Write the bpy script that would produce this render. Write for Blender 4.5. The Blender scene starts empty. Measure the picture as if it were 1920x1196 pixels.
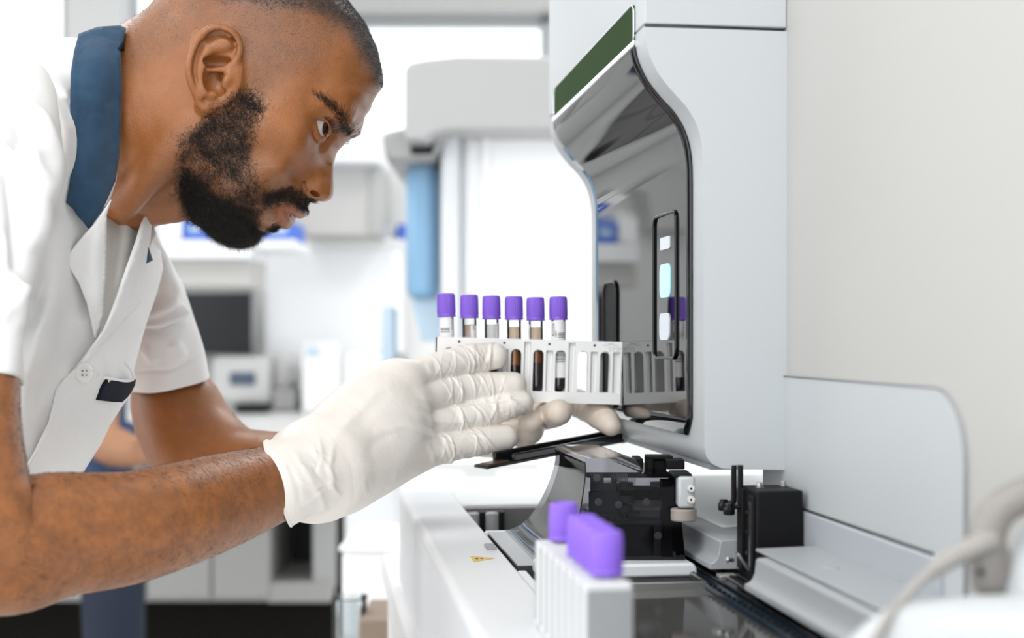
import bpy, bmesh, math, random
import numpy as np
from mathutils import Vector, Matrix
from mathutils.geometry import delaunay_2d_cdt
random.seed(7)
RNG = np.random.RandomState(11)
PI = math.pi
F = 2667.0            # focal length in photograph pixels (50 mm on 36 mm)
HX, HY = 960.0, 640.0 # principal point: the camera is level and shifted
CZ = 1.16             # camera height above the floor
scene = bpy.context.scene
COL = scene.collection

def P(px, py, y):
    """point seen at photograph pixel (px,py) at distance y"""
    return Vector(((px-HX)/F*y, y, CZ-(py-HY)/F*y))

CA, SA = .9910, .1339   # the analyser is turned 7.7 degrees
def M(a, t, h):
    """analyser frame: a across, t away, h below the lens"""
    return Vector((CA*a-SA*t, SA*a+CA*t, CZ-h))

# ---------------------------------------------------------------- materials
def mat(name, color=(.8,.8,.8), rough=.5, metal=0., spec=.5, coat=0., emit=None, es=0., sss=0., bump=None, var=None, sheen=0., ior=None):
    m = bpy.data.materials.new(name); m.use_nodes = True
    nt = m.node_tree; b = nt.nodes['Principled BSDF']
    b.inputs['Base Color'].default_value = (*color, 1)
    b.inputs['Roughness'].default_value = rough
    b.inputs['Metallic'].default_value = metal
    b.inputs['Specular IOR Level'].default_value = spec
    b.inputs['Coat Weight'].default_value = coat
    if ior: b.inputs['IOR'].default_value = ior
    if sheen: b.inputs['Sheen Weight'].default_value = sheen
    if emit: b.inputs['Emission Color'].default_value = (*emit,1); b.inputs['Emission Strength'].default_value = es
    if sss:
        b.inputs['Subsurface Weight'].default_value = sss
        b.inputs['Subsurface Radius'].default_value = (.012,.005,.003)
        b.inputs['Subsurface Scale'].default_value = 1.
    if var:   # (scale, amount)
        tc = nt.nodes.new('ShaderNodeTexCoord'); n = nt.nodes.new('ShaderNodeTexNoise')
        n.inputs['Scale'].default_value = var[0]; n.inputs['Detail'].default_value = 4
        mx = nt.nodes.new('ShaderNodeMixRGB'); mx.blend_type = 'MIX'
        mx.inputs[1].default_value = (*color,1); mx.inputs[2].default_value = (*[c*(1-var[1]) for c in color],1)
        nt.links.new(tc.outputs['Object'], n.inputs['Vector']); nt.links.new(n.outputs['Fac'], mx.inputs[0])
        nt.links.new(mx.outputs[0], b.inputs['Base Color'])
    if bump:  # (scale, strength, distance)
        tc = nt.nodes.new('ShaderNodeTexCoord'); n = nt.nodes.new('ShaderNodeTexNoise')
        n.inputs['Scale'].default_value = bump[0]; n.inputs['Detail'].default_value = 5
        bp = nt.nodes.new('ShaderNodeBump'); bp.inputs['Strength'].default_value = bump[1]; bp.inputs['Distance'].default_value = bump[2]
        nt.links.new(tc.outputs['Object'], n.inputs['Vector']); nt.links.new(n.outputs['Fac'], bp.inputs['Height'])
        nt.links.new(bp.outputs[0], b.inputs['Normal'])
    return m

def clear(name, tint=(1,1,1), ior=1.45, rough=.0, fac=1.):
    """thin clear plastic or glass: tinted straight-through light and a Fresnel reflection"""
    m = bpy.data.materials.new(name); m.use_nodes = True
    nt = m.node_tree; nt.nodes.clear()
    o = nt.nodes.new('ShaderNodeOutputMaterial'); mx = nt.nodes.new('ShaderNodeMixShader')
    t = nt.nodes.new('ShaderNodeBsdfTransparent'); g = nt.nodes.new('ShaderNodeBsdfGlossy'); f = nt.nodes.new('ShaderNodeFresnel')
    t.inputs[0].default_value = (*tint,1); g.inputs['Roughness'].default_value = rough; f.inputs[0].default_value = ior
    g.inputs[0].default_value = (fac,fac,fac,1)
    nt.links.new(f.outputs[0], mx.inputs[0]); nt.links.new(t.outputs[0], mx.inputs[1]); nt.links.new(g.outputs[0], mx.inputs[2])
    nt.links.new(mx.outputs[0], o.inputs[0])
    return m

# ---------------------------------------------------------------- object tools
def link(name, me, m=None, parent=None, smooth=True, angle=None):
    o = bpy.data.objects.new(name, me); COL.objects.link(o)
    if m is not None: me.materials.append(m)
    if smooth: 
        me.polygons.foreach_set('use_smooth', [True]*len(me.polygons))
        if angle: 
            try: me.set_sharp_from_angle(angle=math.radians(angle))
            except Exception: pass
    if parent is not None:
        o.parent = parent
        if parent.get('_o') is not None: o.matrix_parent_inverse = Matrix.Identity(4)
    return o

def empty(name, loc, label=None, cat=None, group=None):
    e = bpy.data.objects.new(name, None); COL.objects.link(e); e.location = loc
    e.empty_display_size = .05
    tag(e, label, cat, group)
    return e

def tag(o, label=None, cat=None, group=None, kind=None):
    if label: o['label'] = label
    if cat: o['category'] = cat
    if group: o['group'] = group
    if kind: o['kind'] = kind
    return o

def from_bm(name, bm, m, parent=None, smooth=True, angle=35, bevel=0, seg=2):
    """bm is in world coordinates unless its parent is an empty: then it is moved to the parent's frame"""
    if parent is not None:
        off = base_of(parent)
        bmesh.ops.translate(bm, verts=bm.verts, vec=-off)
    me = bpy.data.meshes.new(name); bm.to_mesh(me); bm.free()
    o = link(name, me, m, parent, smooth, angle)
    if bevel:
        md = o.modifiers.new('bevel', 'BEVEL'); md.width = bevel; md.segments = seg; md.limit_method = 'ANGLE'; md.angle_limit = math.radians(40)
        md.harden_normals = False
    return o

def base_of(o):
    v = Vector((0,0,0))
    while o is not None:
        v += o.location; o = o.parent
    return v

def bm_box(bm, c, s, rot=None):
    r = bmesh.ops.create_cube(bm, size=1)
    mt = Matrix.Translation(c) @ (rot.to_4x4() if rot else Matrix.Identity(4)) @ Matrix.Diagonal((*s,1))
    bmesh.ops.transform(bm, matrix=mt, verts=r['verts'])
    return r['verts']

RM = Matrix.Rotation(math.asin(SA), 3, 'Z')
def bm_mbox(bm, a0, a1, t0, t1, h0, h1):
    """box in the analyser frame"""
    c = M((a0+a1)/2, (t0+t1)/2, (h0+h1)/2)
    return bm_box(bm, c, (abs(a1-a0), abs(t1-t0), abs(h1-h0)), RM)

def bm_cyl(bm, p0, p1, r0, r1=None, seg=24, caps=True):
    r1 = r0 if r1 is None else r1
    p0 = Vector(p0); p1 = Vector(p1); d = p1-p0
    r = bmesh.ops.create_cone(bm, cap_ends=caps, segments=seg, radius1=r0, radius2=r1, depth=d.length)
    q = d.to_track_quat('Z','Y').to_matrix().to_4x4()
    bmesh.ops.transform(bm, matrix=Matrix.Translation((p0+p1)/2) @ q, verts=r['verts'])
    return r['verts']

def box(name, c, s, m, parent=None, bevel=.0, rot=None, seg=2):
    bm = bmesh.new(); bm_box(bm, c, s, rot); return from_bm(name, bm, m, parent, bevel=bevel, seg=seg)

def pbox(name, x0, y0, x1, y1, Y, depth, m, parent=None, bevel=.0):
    """box whose front face fills photograph rectangle at distance Y"""
    a = P(x0,y0,Y); b = P(x1,y1,Y)
    return box(name, ((a.x+b.x)/2, Y+depth/2, (a.z+b.z)/2), (abs(b.x-a.x), depth, abs(a.z-b.z)), m, parent, bevel)

def lathe(bm, prof, c, seg=32, axis=None, ribs=0, ribamp=0, ribzone=None):
    """prof: list of (r, z)"""
    rings = []
    for i,(r,z) in enumerate(prof):
        ring = []
        for k in range(seg):
            th = 2*PI*k/seg; rr = r
            if ribs and ribzone[0] <= i <= ribzone[1]:
                rr = r + ribamp*(1 if (k % 4) in (0,1) else -1)*.5
            ring.append(bm.verts.new(Vector((rr*math.cos(th), rr*math.sin(th), z))))
        rings.append(ring)
    for i in range(len(rings)-1):
        for k in range(seg):
            bm.faces.new((rings[i][k], rings[i][(k+1)%seg], rings[i+1][(k+1)%seg], rings[i+1][k]))
    if prof[0][0] > 1e-6: bm.faces.new(list(reversed(rings[0])))
    if prof[-1][0] > 1e-6: bm.faces.new(rings[-1])
    vs = [v for r in rings for v in r]
    bmesh.ops.translate(bm, verts=vs, vec=Vector(c))
    return vs

def catmull(pts, n):
    """pts: list of tuples of floats; n samples per span"""
    a = np.array(pts, float); out = []
    ext = np.vstack([2*a[0]-a[1], a, 2*a[-1]-a[-2]])
    for i in range(1, len(ext)-2):
        p0,p1,p2,p3 = ext[i-1],ext[i],ext[i+1],ext[i+2]
        for k in range(n):
            t = k/n
            out.append(.5*((2*p1)+(-p0+p2)*t+(2*p0-5*p1+4*p2-p3)*t*t+(-p0+3*p1-3*p2+p3)*t**3))
    out.append(ext[-2])
    return np.array(out)

def tube_mesh(path, radii, seg=10, caps=True):
    """path (n,3) array, radii (n,) or (n,2) -> verts, faces of a swept tube"""
    path = np.asarray(path,float); n = len(path)
    radii = np.asarray(radii,float)
    if radii.ndim == 1: radii = np.stack([radii,radii],1)
    tan = np.gradient(path, axis=0); tan /= np.linalg.norm(tan,axis=1)[:,None]+1e-12
    up = np.array([0,1.,0]) if abs(tan[0][1]) < .9 else np.array([1.,0,0])
    th = np.arange(seg)*2*PI/seg
    vs = []
    for i in range(n):
        t = tan[i]; s = up-t*np.dot(up,t); s /= np.linalg.norm(s)+1e-12; up = s
        b = np.cross(t,s)
        vs.append(path[i][None]+np.cos(th)[:,None]*s*radii[i,0]+np.sin(th)[:,None]*b*radii[i,1])
    V = np.concatenate(vs); Fc = []
    for i in range(n-1):
        for k in range(seg):
            Fc.append((i*seg+k, i*seg+(k+1)%seg, (i+1)*seg+(k+1)%seg, (i+1)*seg+k))
    if caps:
        Fc.append(tuple(reversed(range(seg)))); Fc.append(tuple(range((n-1)*seg, n*seg)))
    return V, Fc

def np_mesh(name, V, Fc, m, parent=None, smooth=True, angle=None):
    if parent is not None: V = np.asarray(V) - np.array(base_of(parent))
    me = bpy.data.meshes.new(name)
    V = np.asarray(V, np.float32)
    if isinstance(Fc, np.ndarray):
        me.vertices.add(len(V)); me.vertices.foreach_set('co', V.ravel())
        k = Fc.shape[1]; me.loops.add(Fc.size); me.loops.foreach_set('vertex_index', Fc.ravel().astype(np.int32))
        me.polygons.add(len(Fc)); me.polygons.foreach_set('loop_start', np.arange(0, Fc.size, k, dtype=np.int32))
        me.update(calc_edges=True); me.validate()
    else:
        me.from_pydata(V.tolist(), [], Fc); me.update()
    return link(name, me, m, parent, smooth, angle)

def pv_tube(name, pts, m, parent=None, seg=12, n=8, caps=True):
    """pts: (px,py,Y,radius m)"""
    a = catmull(pts, n)
    path = np.array([P(*q[:3]) for q in a])
    V,Fc = tube_mesh(path, a[:,3], seg, caps)
    return np_mesh(name, V, Fc, m, parent)

# ---------------------------------------------------------------- thin-plate spline
class TPS:
    def __init__(s, pts, vals, lam=0.):
        s.p = np.asarray(pts,float); n = len(s.p); s.sc = max(np.ptp(s.p[:,0]), np.ptp(s.p[:,1])); s.p0 = s.p.mean(0)
        q = (s.p-s.p0)/s.sc; s.q = q
        d2 = ((q[:,None]-q[None])**2).sum(-1)
        K = d2*np.log(d2+1e-12)*.5 + lam*np.eye(n)
        Pm = np.hstack([np.ones((n,1)), q]); A = np.zeros((n+3,n+3)); A[:n,:n]=K; A[:n,n:]=Pm; A[n:,:n]=Pm.T
        s.w = np.linalg.solve(A, np.concatenate([np.asarray(vals,float), np.zeros(3)]))
    def __call__(s, x):
        x = np.asarray(x,float); q = (x-s.p0)/s.sc; out = np.empty(len(q))
        for i in range(0, len(q), 20000):
            b = q[i:i+20000]; d2 = ((b[:,None]-s.q[None])**2).sum(-1)
            out[i:i+20000] = (d2*np.log(d2+1e-12)*.5) @ s.w[:-3] + s.w[-3] + b @ s.w[-2:]
        return out

def in_poly(x, y, poly):
    poly = np.asarray(poly,float); c = np.zeros(np.shape(x), bool); n = len(poly); j = n-1
    for i in range(n):
        xi,yi = poly[i]; xj,yj = poly[j]
        c ^= ((yi > y) != (yj > y)) & (x < (xj-xi)*(y-yi)/(yj-yi+1e-12)+xi)
        j = i
    return c

def poly_dist(x, y, line, closed=False):
    """distance to a polyline and the parameter along it"""
    L = np.asarray(line,float); d = np.full(np.shape(x), 1e9); par = np.zeros(np.shape(x))
    m = len(L) if closed else len(L)-1
    for i in range(m):
        a = L[i]; b = L[(i+1)%len(L)]; e = b-a; t = np.clip(((x-a[0])*e[0]+(y-a[1])*e[1])/(e@e+1e-12),0,1)
        dd = np.hypot(x-a[0]-t*e[0], y-a[1]-t*e[1]); k = dd<d
        d = np.where(k,dd,d); par = np.where(k,(i+t)/m,par)
    return d, par

def sheet(name, poly, depth, m, parent, step=7, thick=.002, folds=(), smooth_out=True, hem=None, noise=None):
    """a curved piece of cloth: outline in photograph pixels, depth at control points (px,py,Y)
    folds: (polyline, amplitude m towards the camera, width px)"""
    pts = []
    n = len(poly)
    for i in range(n):
        a = np.array(poly[i],float); b = np.array(poly[(i+1)%n],float); k = max(1,int(np.linalg.norm(b-a)/step))
        for j in range(k): pts.append(a+(b-a)*j/k)
    nb = len(pts); B = np.array(pts)
    gx,gy = np.meshgrid(np.arange(B[:,0].min(), B[:,0].max(), step), np.arange(B[:,1].min(), B[:,1].max(), step*.87))
    gx = gx + (np.arange(gx.shape[0])%2)[:,None]*step*.5
    gx,gy = gx.ravel(),gy.ravel()
    ok = in_poly(gx,gy,B) & (poly_dist(gx,gy,B,True)[0] > step*.45)
    A = np.vstack([B, np.stack([gx[ok],gy[ok]],1)])
    r = delaunay_2d_cdt([Vector(q) for q in A], [], [list(range(nb))], 1, 1e-5)
    V2 = np.array([tuple(v) for v in r[0]]); Fc = [tuple(f) for f in r[2]]
    D = np.array(depth,float); Y = TPS(D[:,:2], D[:,2], 1e-4)(V2)
    x,y = V2[:,0],V2[:,1]
    for f in folds:
        d,par = poly_dist(x,y,f[0]); w = f[2]
        fade = np.clip(np.minimum(par,1-par)*6,0,1)**.7 if len(f)<4 else 1.
        Y = Y - f[1]*np.exp(-(d/w)**2)*fade
    if hem:   # (polyline, distance px): raised stitched hem
        for ln,w in hem:
            d,_ = poly_dist(x,y,ln); Y = Y - .0012*(1/(1+np.exp((d-w)/1.2)))
    V = np.array([P(a,b,c) for a,b,c in zip(x,y,Y)])
    o = np_mesh(name, V, Fc, m, parent)
    if thick:
        md = o.modifiers.new('thickness','SOLIDIFY'); md.thickness = thick; md.offset = 0
    return o

# ---------------------------------------------------------------- signed distance fields
class Field:
    def __init__(s, lo, hi, res):
        s.lo = np.array(lo,float); s.res = res
        s.n = np.ceil((np.array(hi)-s.lo)/res).astype(int)+1
        s.a = np.full(s.n, .05, np.float32)
        s.ax = [ (s.lo[i]+np.arange(s.n[i])*res).astype(np.float32) for i in range(3)]
    def sub(s, lo, hi):
        i0 = np.clip(np.floor((np.array(lo)-s.lo)/s.res).astype(int),0,s.n); i1 = np.clip(np.ceil((np.array(hi)-s.lo)/s.res).astype(int)+1,0,s.n)
        sl = tuple(slice(a,b) for a,b in zip(i0,i1))
        X = s.ax[0][sl[0]][:,None,None]; Y = s.ax[1][sl[1]][None,:,None]; Z = s.ax[2][sl[2]][None,None,:]
        return sl,X,Y,Z
    def comb(s, sl, d, k, op):
        a = s.a[sl]
        if a.size == 0: return
        if op == 'add':
            if k <= 0: s.a[sl] = np.minimum(a,d); return
            h = np.clip(.5+.5*(a-d)/k,0,1); s.a[sl] = a+(d-a)*h - k*h*(1-h)
        else:   # cut
            d = -d
            if k <= 0: s.a[sl] = np.maximum(a,d); return
            h = np.clip(.5-.5*(a-d)/k,0,1); s.a[sl] = a+(d-a)*h + k*h*(1-h)
    def cone(s, p0, p1, r0, r1, k=.004, op='add', ys=1.):
        """round cone; ys>1 flattens it along Y"""
        p0 = np.array(p0,float); p1 = np.array(p1,float); m = k*1.5+.004
        lo = np.minimum(p0-r0,p1-r1)-m; hi = np.maximum(p0+r0,p1+r1)+m
        sl,X,Y,Z = s.sub(lo,hi)
        yc = None
        e = p1-p0
        if ys != 1.:
            L2 = e@e+1e-12
            t = np.clip(((X-p0[0])*e[0]+(Y-p0[1])*e[1]+(Z-p0[2])*e[2])/L2,0,1)
            dx = X-p0[0]-t*e[0]; dy = (Y-p0[1]-t*e[1])*ys; dz = Z-p0[2]-t*e[2]
            d = np.sqrt(dx*dx+dy*dy+dz*dz)-(r0+(r1-r0)*t)
        else:
            L2 = e@e+1e-12
            t = np.clip(((X-p0[0])*e[0]+(Y-p0[1])*e[1]+(Z-p0[2])*e[2])/L2,0,1)
            d = np.sqrt((X-p0[0]-t*e[0])**2+(Y-p0[1]-t*e[1])**2+(Z-p0[2]-t*e[2])**2)-(r0+(r1-r0)*t)
        s.comb(sl,d.astype(np.float32),k,op)
    def chain(s, pts, k=.004, n=4, op='add', ys=1.):
        """pts: (x,y,z,r) smooth chain"""
        a = catmull(pts,n) if n>1 else np.array(pts,float)
        # one distance for the whole chain so that joints do not swell
        r = a[:,3].max(); m = k*1.5+.004
        sl,X,Y,Z = s.sub(a[:,:3].min(0)-r-m, a[:,:3].max(0)+r+m)
        best = None
        for i in range(len(a)-1):
            p0 = a[i,:3]; e = a[i+1,:3]-p0; L2 = e@e+1e-12
            t = np.clip(((X-p0[0])*e[0]+(Y-p0[1])*e[1]+(Z-p0[2])*e[2])/L2,0,1)
            d = np.sqrt((X-p0[0]-t*e[0])**2+((Y-p0[1]-t*e[1])*ys)**2+(Z-p0[2]-t*e[2])**2)-(a[i,3]+(a[i+1,3]-a[i,3])*t)
            best = d if best is None else np.minimum(best,d)
        s.comb(sl,best.astype(np.float32),k,op)
    def ell(s, c, r, k=.004, op='add', rot=None):
        c = np.array(c,float); r = np.array(r,float); m = k*1.5+.004; R = r.max()
        sl,X,Y,Z = s.sub(c-R-m,c+R+m)
        x,y,z = X-c[0],Y-c[1],Z-c[2]
        if rot is not None:
            q = np.array(rot.transposed()); x,y,z = q[0,0]*x+q[0,1]*y+q[0,2]*z, q[1,0]*x+q[1,1]*y+q[1,2]*z, q[2,0]*x+q[2,1]*y+q[2,2]*z
        k0 = np.sqrt((x/r[0])**2+(y/r[1])**2+(z/r[2])**2); k1 = np.sqrt((x/r[0]**2)**2+(y/r[1]**2)**2+(z/r[2]**2)**2)
        d = k0*(k0-1)/(k1+1e-9)
        s.comb(sl,d.astype(np.float32),k,op)
    def extract(s):
        A = s.a; ins = A < 0; n = s.n
        cnt = np.zeros(tuple(n-1), np.int8)
        for i in (0,1):
            for j in (0,1):
                for k in (0,1):
                    cnt += ins[i:n[0]-1+i, j:n[1]-1+j, k:n[2]-1+k]
        cells = np.argwhere((cnt>0)&(cnt<8)); idx = np.full(tuple(n-1), -1, np.int32)
        idx[tuple(cells.T)] = np.arange(len(cells))
        cor = np.array([(i,j,k) for i in (0,1) for j in (0,1) for k in (0,1)])
        val = np.stack([A[cells[:,0]+c[0], cells[:,1]+c[1], cells[:,2]+c[2]] for c in cor],1)
        acc = np.zeros((len(cells),3)); num = np.zeros(len(cells))
        for u in range(8):
            for v in range(u+1,8):
                if abs(cor[u]-cor[v]).sum() != 1: continue
                a,b = val[:,u],val[:,v]; mk = (a<0)!=(b<0)
                t = np.where(mk, a/(a-b+1e-12), 0)
                acc += mk[:,None]*(cor[u]+(cor[v]-cor[u])*t[:,None]); num += mk
        V = s.lo + (cells+acc/num[:,None])*s.res
        quads = []
        for ax in range(3):
            sl0 = [slice(None)]*3; sl1 = [slice(None)]*3; sl0[ax] = slice(0,-1); sl1[ax] = slice(1,None)
            a = ins[tuple(sl0)]; b = ins[tuple(sl1)]
            e = np.argwhere(a != b); u,v = (ax+1)%3,(ax+2)%3
            ok = (e[:,u]>0)&(e[:,v]>0)&(e[:,u]<n[u]-1)&(e[:,v]<n[v]-1); e = e[ok]
            q = []
            for du,dv in ((-1,-1),(0,-1),(0,0),(-1,0)):
                c = e.copy(); c[:,u] += du; c[:,v] += dv; q.append(idx[tuple(c.T)])
            q = np.stack(q,1); fl = ~a[tuple(e.T)]
            q[fl] = q[fl][:,::-1]
            quads.append(q)
        Q = np.concatenate(quads); Q = Q[(Q>=0).all(1)]
        return V, Q

def vcol(o, name, vals):
    """float attribute per vertex"""
    at = o.data.attributes.new(name, 'FLOAT', 'POINT'); at.data.foreach_set('value', np.asarray(vals,np.float32))
LAMP=9.; SKY=1.0; EXPO=0.0
EXPO=.55; SKY=1.6; LAMP=7.; LAMP2=5.
# ================================================================ room
m_wall = mat('wall_paint', (.80,.80,.79), .7)
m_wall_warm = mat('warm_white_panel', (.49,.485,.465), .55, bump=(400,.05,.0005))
m_floor = mat('light_vinyl_floor', (.62,.61,.59), .4, var=(3,.12))
m_ceil = mat('ceiling_paint', (.85,.85,.84), .8)
m_white = mat('white_lacquer', (.86,.87,.88), .35)
m_bench = mat('bench_laminate', (.86,.86,.86), .3)
m_grey = mat('grey_plastic', (.42,.42,.41), .45)
m_lgrey = mat('light_grey_plastic', (.62,.62,.61), .45)
m_mgrey = mat('mid_grey_metal', (.30,.30,.30), .4, metal=.3)
m_dark = mat('dark_plastic', (.014,.014,.016), .5, spec=.2)
m_screen = mat('dark_screen', (.028,.029,.032), .4, spec=.2)
m_blue = mat('blue_folder', (.045,.15,.62), .5)
m_bluepan = mat('pale_blue_panel', (.23,.42,.62), .5)
m_bluepan2 = mat('ice_blue_panel', (.50,.63,.74), .5)
m_frame = mat('window_frame', (.36,.37,.38), .5)
m_beige = mat('beige_cabinet', (.52,.51,.49), .6)
m_navy = mat('navy_trousers', (.006,.012,.030), .8, bump=(60,.4,.004))
m_teal = mat('blue_tunic', (.018,.045,.11), .8, bump=(60,.4,.004))
m_skinbg = mat('brown_skin', (.33,.16,.085), .55)
m_pane = clear('window_glass', (.97,.98,.98))

YB = 5.2
def struct(name, bm, m): 
    o = from_bm(name, bm, m, None, smooth=False); o['kind'] = 'structure'; return o
bm = bmesh.new(); bm_box(bm, (-.6,1.6,-.02), (7.2,8.4,.04)); struct('floor', bm, m_floor)
bm = bmesh.new(); bm_box(bm, (-.6,2.1,2.82), (7.2,7.4,.04)); struct('ceiling', bm, m_ceil)
# back wall with window openings, in photograph coordinates at YB
wx = sorted([-900, -260, 128, 236, 470, 505, 1022, 2400])
holes = [(-260,128,-330,205), (236,470,-330,205), (505,1022,34,262)]
bm = bmesh.new()
def wallpiece(x0,y0,x1,y1):
    a = P(x0,y0,YB); b = P(x1,y1,YB); bm_box(bm, ((a.x+b.x)/2, YB+.1, (a.z+b.z)/2), (b.x-a.x, .2, a.z-b.z))
top = HY-(2.8-CZ)*F/YB; bot = HY+CZ*F/YB
xs = [-1400,-260,128,236,470,505,1022,1700]
for i in range(len(xs)-1):
    h = [q for q in holes if q[0]==xs[i]]
    if h: wallpiece(xs[i],top,xs[i+1],h[0][2]); wallpiece(xs[i],h[0][3],xs[i+1],bot)
    else: wallpiece(xs[i],top,xs[i+1],bot)
struct('wall_back', bm, m_wall)
for n,(x0,x1,y0,y1) in enumerate(holes):
    bm = bmesh.new(); w = 9
    for r in ((x0-12,y0-26,x1+12,y0+w),(x0-12,y1-w,x1+12,y1+10),(x0-12,y0,x0+w,y1),(x1-w,y0,x1+12,y1)):
        a = P(r[0],r[1],YB); b = P(r[2],r[3],YB); bm_box(bm, ((a.x+b.x)/2, YB+.04, (a.z+b.z)/2), (b.x-a.x, .12, a.z-b.z))
    wn = struct('window_%d'%(n+1), bm, m_frame)
    a = P(x0,y0,YB); b = P(x1,y1,YB)
    box('pane', ((a.x+b.x)/2, YB+.06, (a.z+b.z)/2), (b.x-a.x, .006, a.z-b.z), m_pane, wn)
# grey pillar casing between the left windows and grey beam over the right one
a = P(132,-330,YB-.1); b = P(232,420,YB-.1)
bm = bmesh.new(); bm_box(bm, ((a.x+b.x)/2, YB-.08, (a.z+b.z)/2), (b.x-a.x, .14, a.z-b.z)); struct('trim_1', bm, m_lgrey)
a = P(480,-60,YB-.1); b = P(1040,24,YB-.1)
bm = bmesh.new(); bm_box(bm, ((a.x+b.x)/2, YB-.08, (a.z+b.z)/2), (b.x-a.x, .14, a.z-b.z)); struct('trim_2', bm, m_grey)
bm = bmesh.new(); bm_box(bm, (-4.1,4.3,1.4), (.15,3.0,2.8)); struct('wall_left', bm, m_wall)
# ceiling light panels
m_lamp = mat('lamp_diffuser', (.9,.9,.9), .5, emit=(1,.98,.95), es=LAMP); m_lamp2 = mat('lamp_diffuser_bright', (.9,.9,.9), .5, emit=(1,.99,.97), es=LAMP2)
for i,(x,y,w) in enumerate(((-.45,-.55,'nearest the camera, to the left'),(-1.1,2.6,'over the back bench, to the left'),(-2.6,.9,'by the left wall'),(.5,3.2,'over the tall grey analyser at the back'))):
    e = empty('ceiling_light', (x,y,2.80), 'rectangular white ceiling light panel '+w, 'ceiling light', 'ceiling light panels')
    box('frame', (x,y,2.785), (.66,1.26,.03), m_white, e)
    box('diffuser', (x,y,2.764), (.6,1.2,.012), m_lamp if i==0 else m_lamp2, e)

# ---------------------------------------------------------------- furniture and instruments at the back
def pb(name, x0,y0,x1,y1,Y,d,m,parent=None,bevel=.004): return pbox(name,x0,y0,x1,y1,Y,d,m,parent,bevel)
def thing_px(name, x, y, Y, label, cat, group=None): return empty(name, P(x,y,Y), label, cat, group)

# big analyser with rounded hood
e = thing_px('blood_analyser', 940, 900, 3.0, 'large white floor-standing analyser with a rounded grey hood, behind the rack of tubes', 'analyser')
hood = [(757,128),(768,116),(800,110),(860,104),(1130,106),(1130,243),(838,243),(806,252),(800,262),(760,262),(757,250)]
def px_prism(name, poly, Y, d, m, parent, bevel=.012):
    bm = bmesh.new(); f = [bm.verts.new(P(x,y,Y)) for x,y in poly]; b_ = [bm.verts.new(P(x,y,Y)+Vector((0,d,0))) for x,y in poly]
    bm.faces.new(f); bm.faces.new(list(reversed(b_))); n = len(poly)
    for i in range(n): bm.faces.new((f[i], b_[i], b_[(i+1)%n], f[(i+1)%n]))
    bmesh.ops.recalc_face_normals(bm, faces=bm.faces)
    return from_bm(name, bm, m, parent, bevel=bevel)
px_prism('hood', hood, 2.9, .7, mat('hood_grey', (.40,.40,.40), .45), e)
pb('body', 862,246,1135,905,3.05,.6,m_white,e,.02)
pb('side_panel', 826,250,862,905,3.02,.5,mat('pale_side',(.66,.68,.71),.5),e,.01)
pb('door_seam', 905,250,917,860,3.03,.03,m_bench,e,.002)
px_prism('hood_underside', [(716,246),(752,240),(848,244),(838,262),(812,300),(740,306),(722,300)], 3.0, .55, m_mgrey, e)
pb('hood_slot', 770,262,812,288,2.99,.03,m_dark,e)
o = pb('blue_column', 762,300,818,560,3.1,.3,m_bluepan,e,.02)
px_prism('blue_curtain', [(760,330),(772,322),(826,318),(826,640),(790,640),(762,520)], 3.14, .02, m_bluepan2, e, .002)

# tall white freezer-like box and hump
e = thing_px('laboratory_cabinet', 600, 766, 5.0, 'broad white laboratory cabinet standing on the back bench behind the hands', 'cabinet')
pb('body', 484,455,752,766,5.0,.17,m_white,e,.03)
pb('lid', 480,447,757,462,4.98,.2,m_bench,e,.012)
e = thing_px('waste_bag', 680, 450, 4.0, 'rounded white bag on top of the broad white cabinet', 'bag')
f_ = Field(P(610,475,5.1)-Vector((.05,.3,.05)), P(760,370,5.0)+Vector((.05,.3,.05)), .012)
f_.ell(P(684,434,5.08),(.070,.08,.070),.03); f_.ell(P(664,452,5.08),(.085,.08,.065),.03); f_.ell(P(706,452,5.08),(.085,.08,.065),.03)
V,Q = f_.extract(); V[:,2] = np.maximum(V[:,2], P(0,447,4.98).z+.001); np_mesh('bag_body', V, Q, m_white, e)
# wall cabinets
e = thing_px('wall_cabinet', 650, 440, 4.75, 'beige-grey wall cupboard behind the nose and mouth', 'cupboard')
pb('cupboard_body', 560,300,706,440,4.75,.4,m_beige,e,.004); pb('cupboard_side', 692,302,712,440,4.74,.4,m_grey,e,.004)
e = thing_px('ceiling_shelf', 650, 300, 4.6, 'white shelf board over the beige wall cupboard', 'shelf')
pb('board', 560,232,712,302,4.6,.3,m_white,e,.004)
e = thing_px('wall_shelf', 420, 480, 4.3, 'long white wall shelf with a grey underside above the dark monitor', 'shelf')
pb('board', 300,449,553,466,4.3,.35,m_white,e,.004); pb('board_edge', 300,466,470,484,4.3,.33,m_white,e,.004); pb('valance', 300,484,468,536,4.36,.3,m_beige,e,.004)
# folders
for i,(x0,x1,y0,c) in enumerate(((343,392,410,'leftmost'),(392,440,413,'second'),(440,492,412,'third'),(492,550,414,'rightmost'))):
    e = thing_px('folder', (x0+x1)/2, 449, 4.35, 'blue box folder on the wall shelf, %s of the four below the chin'%c, 'folder', 'blue folders on the wall shelf')
    pb('folder_box', x0+1,y0,x1-1,449,4.32,.25,m_blue,e,.004); pb('spine_label', x0+12,y0+12,x1-12,y0+24,4.318,.004,m_bluepan2,e,.0)
e = thing_px('folder', 754, 446, 5.0, 'small blue folder standing right of the white bag', 'folder'); pb('folder_box', 744,420,764,446.5,5.0,.13,m_blue,e,.004)
e = thing_px('paper_stack', 324, 448, 4.3, 'white papers standing on the wall shelf left of the blue folders', 'papers'); pb('sheets', 300,396,341,448,4.32,.22,m_white,e,.006)
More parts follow.
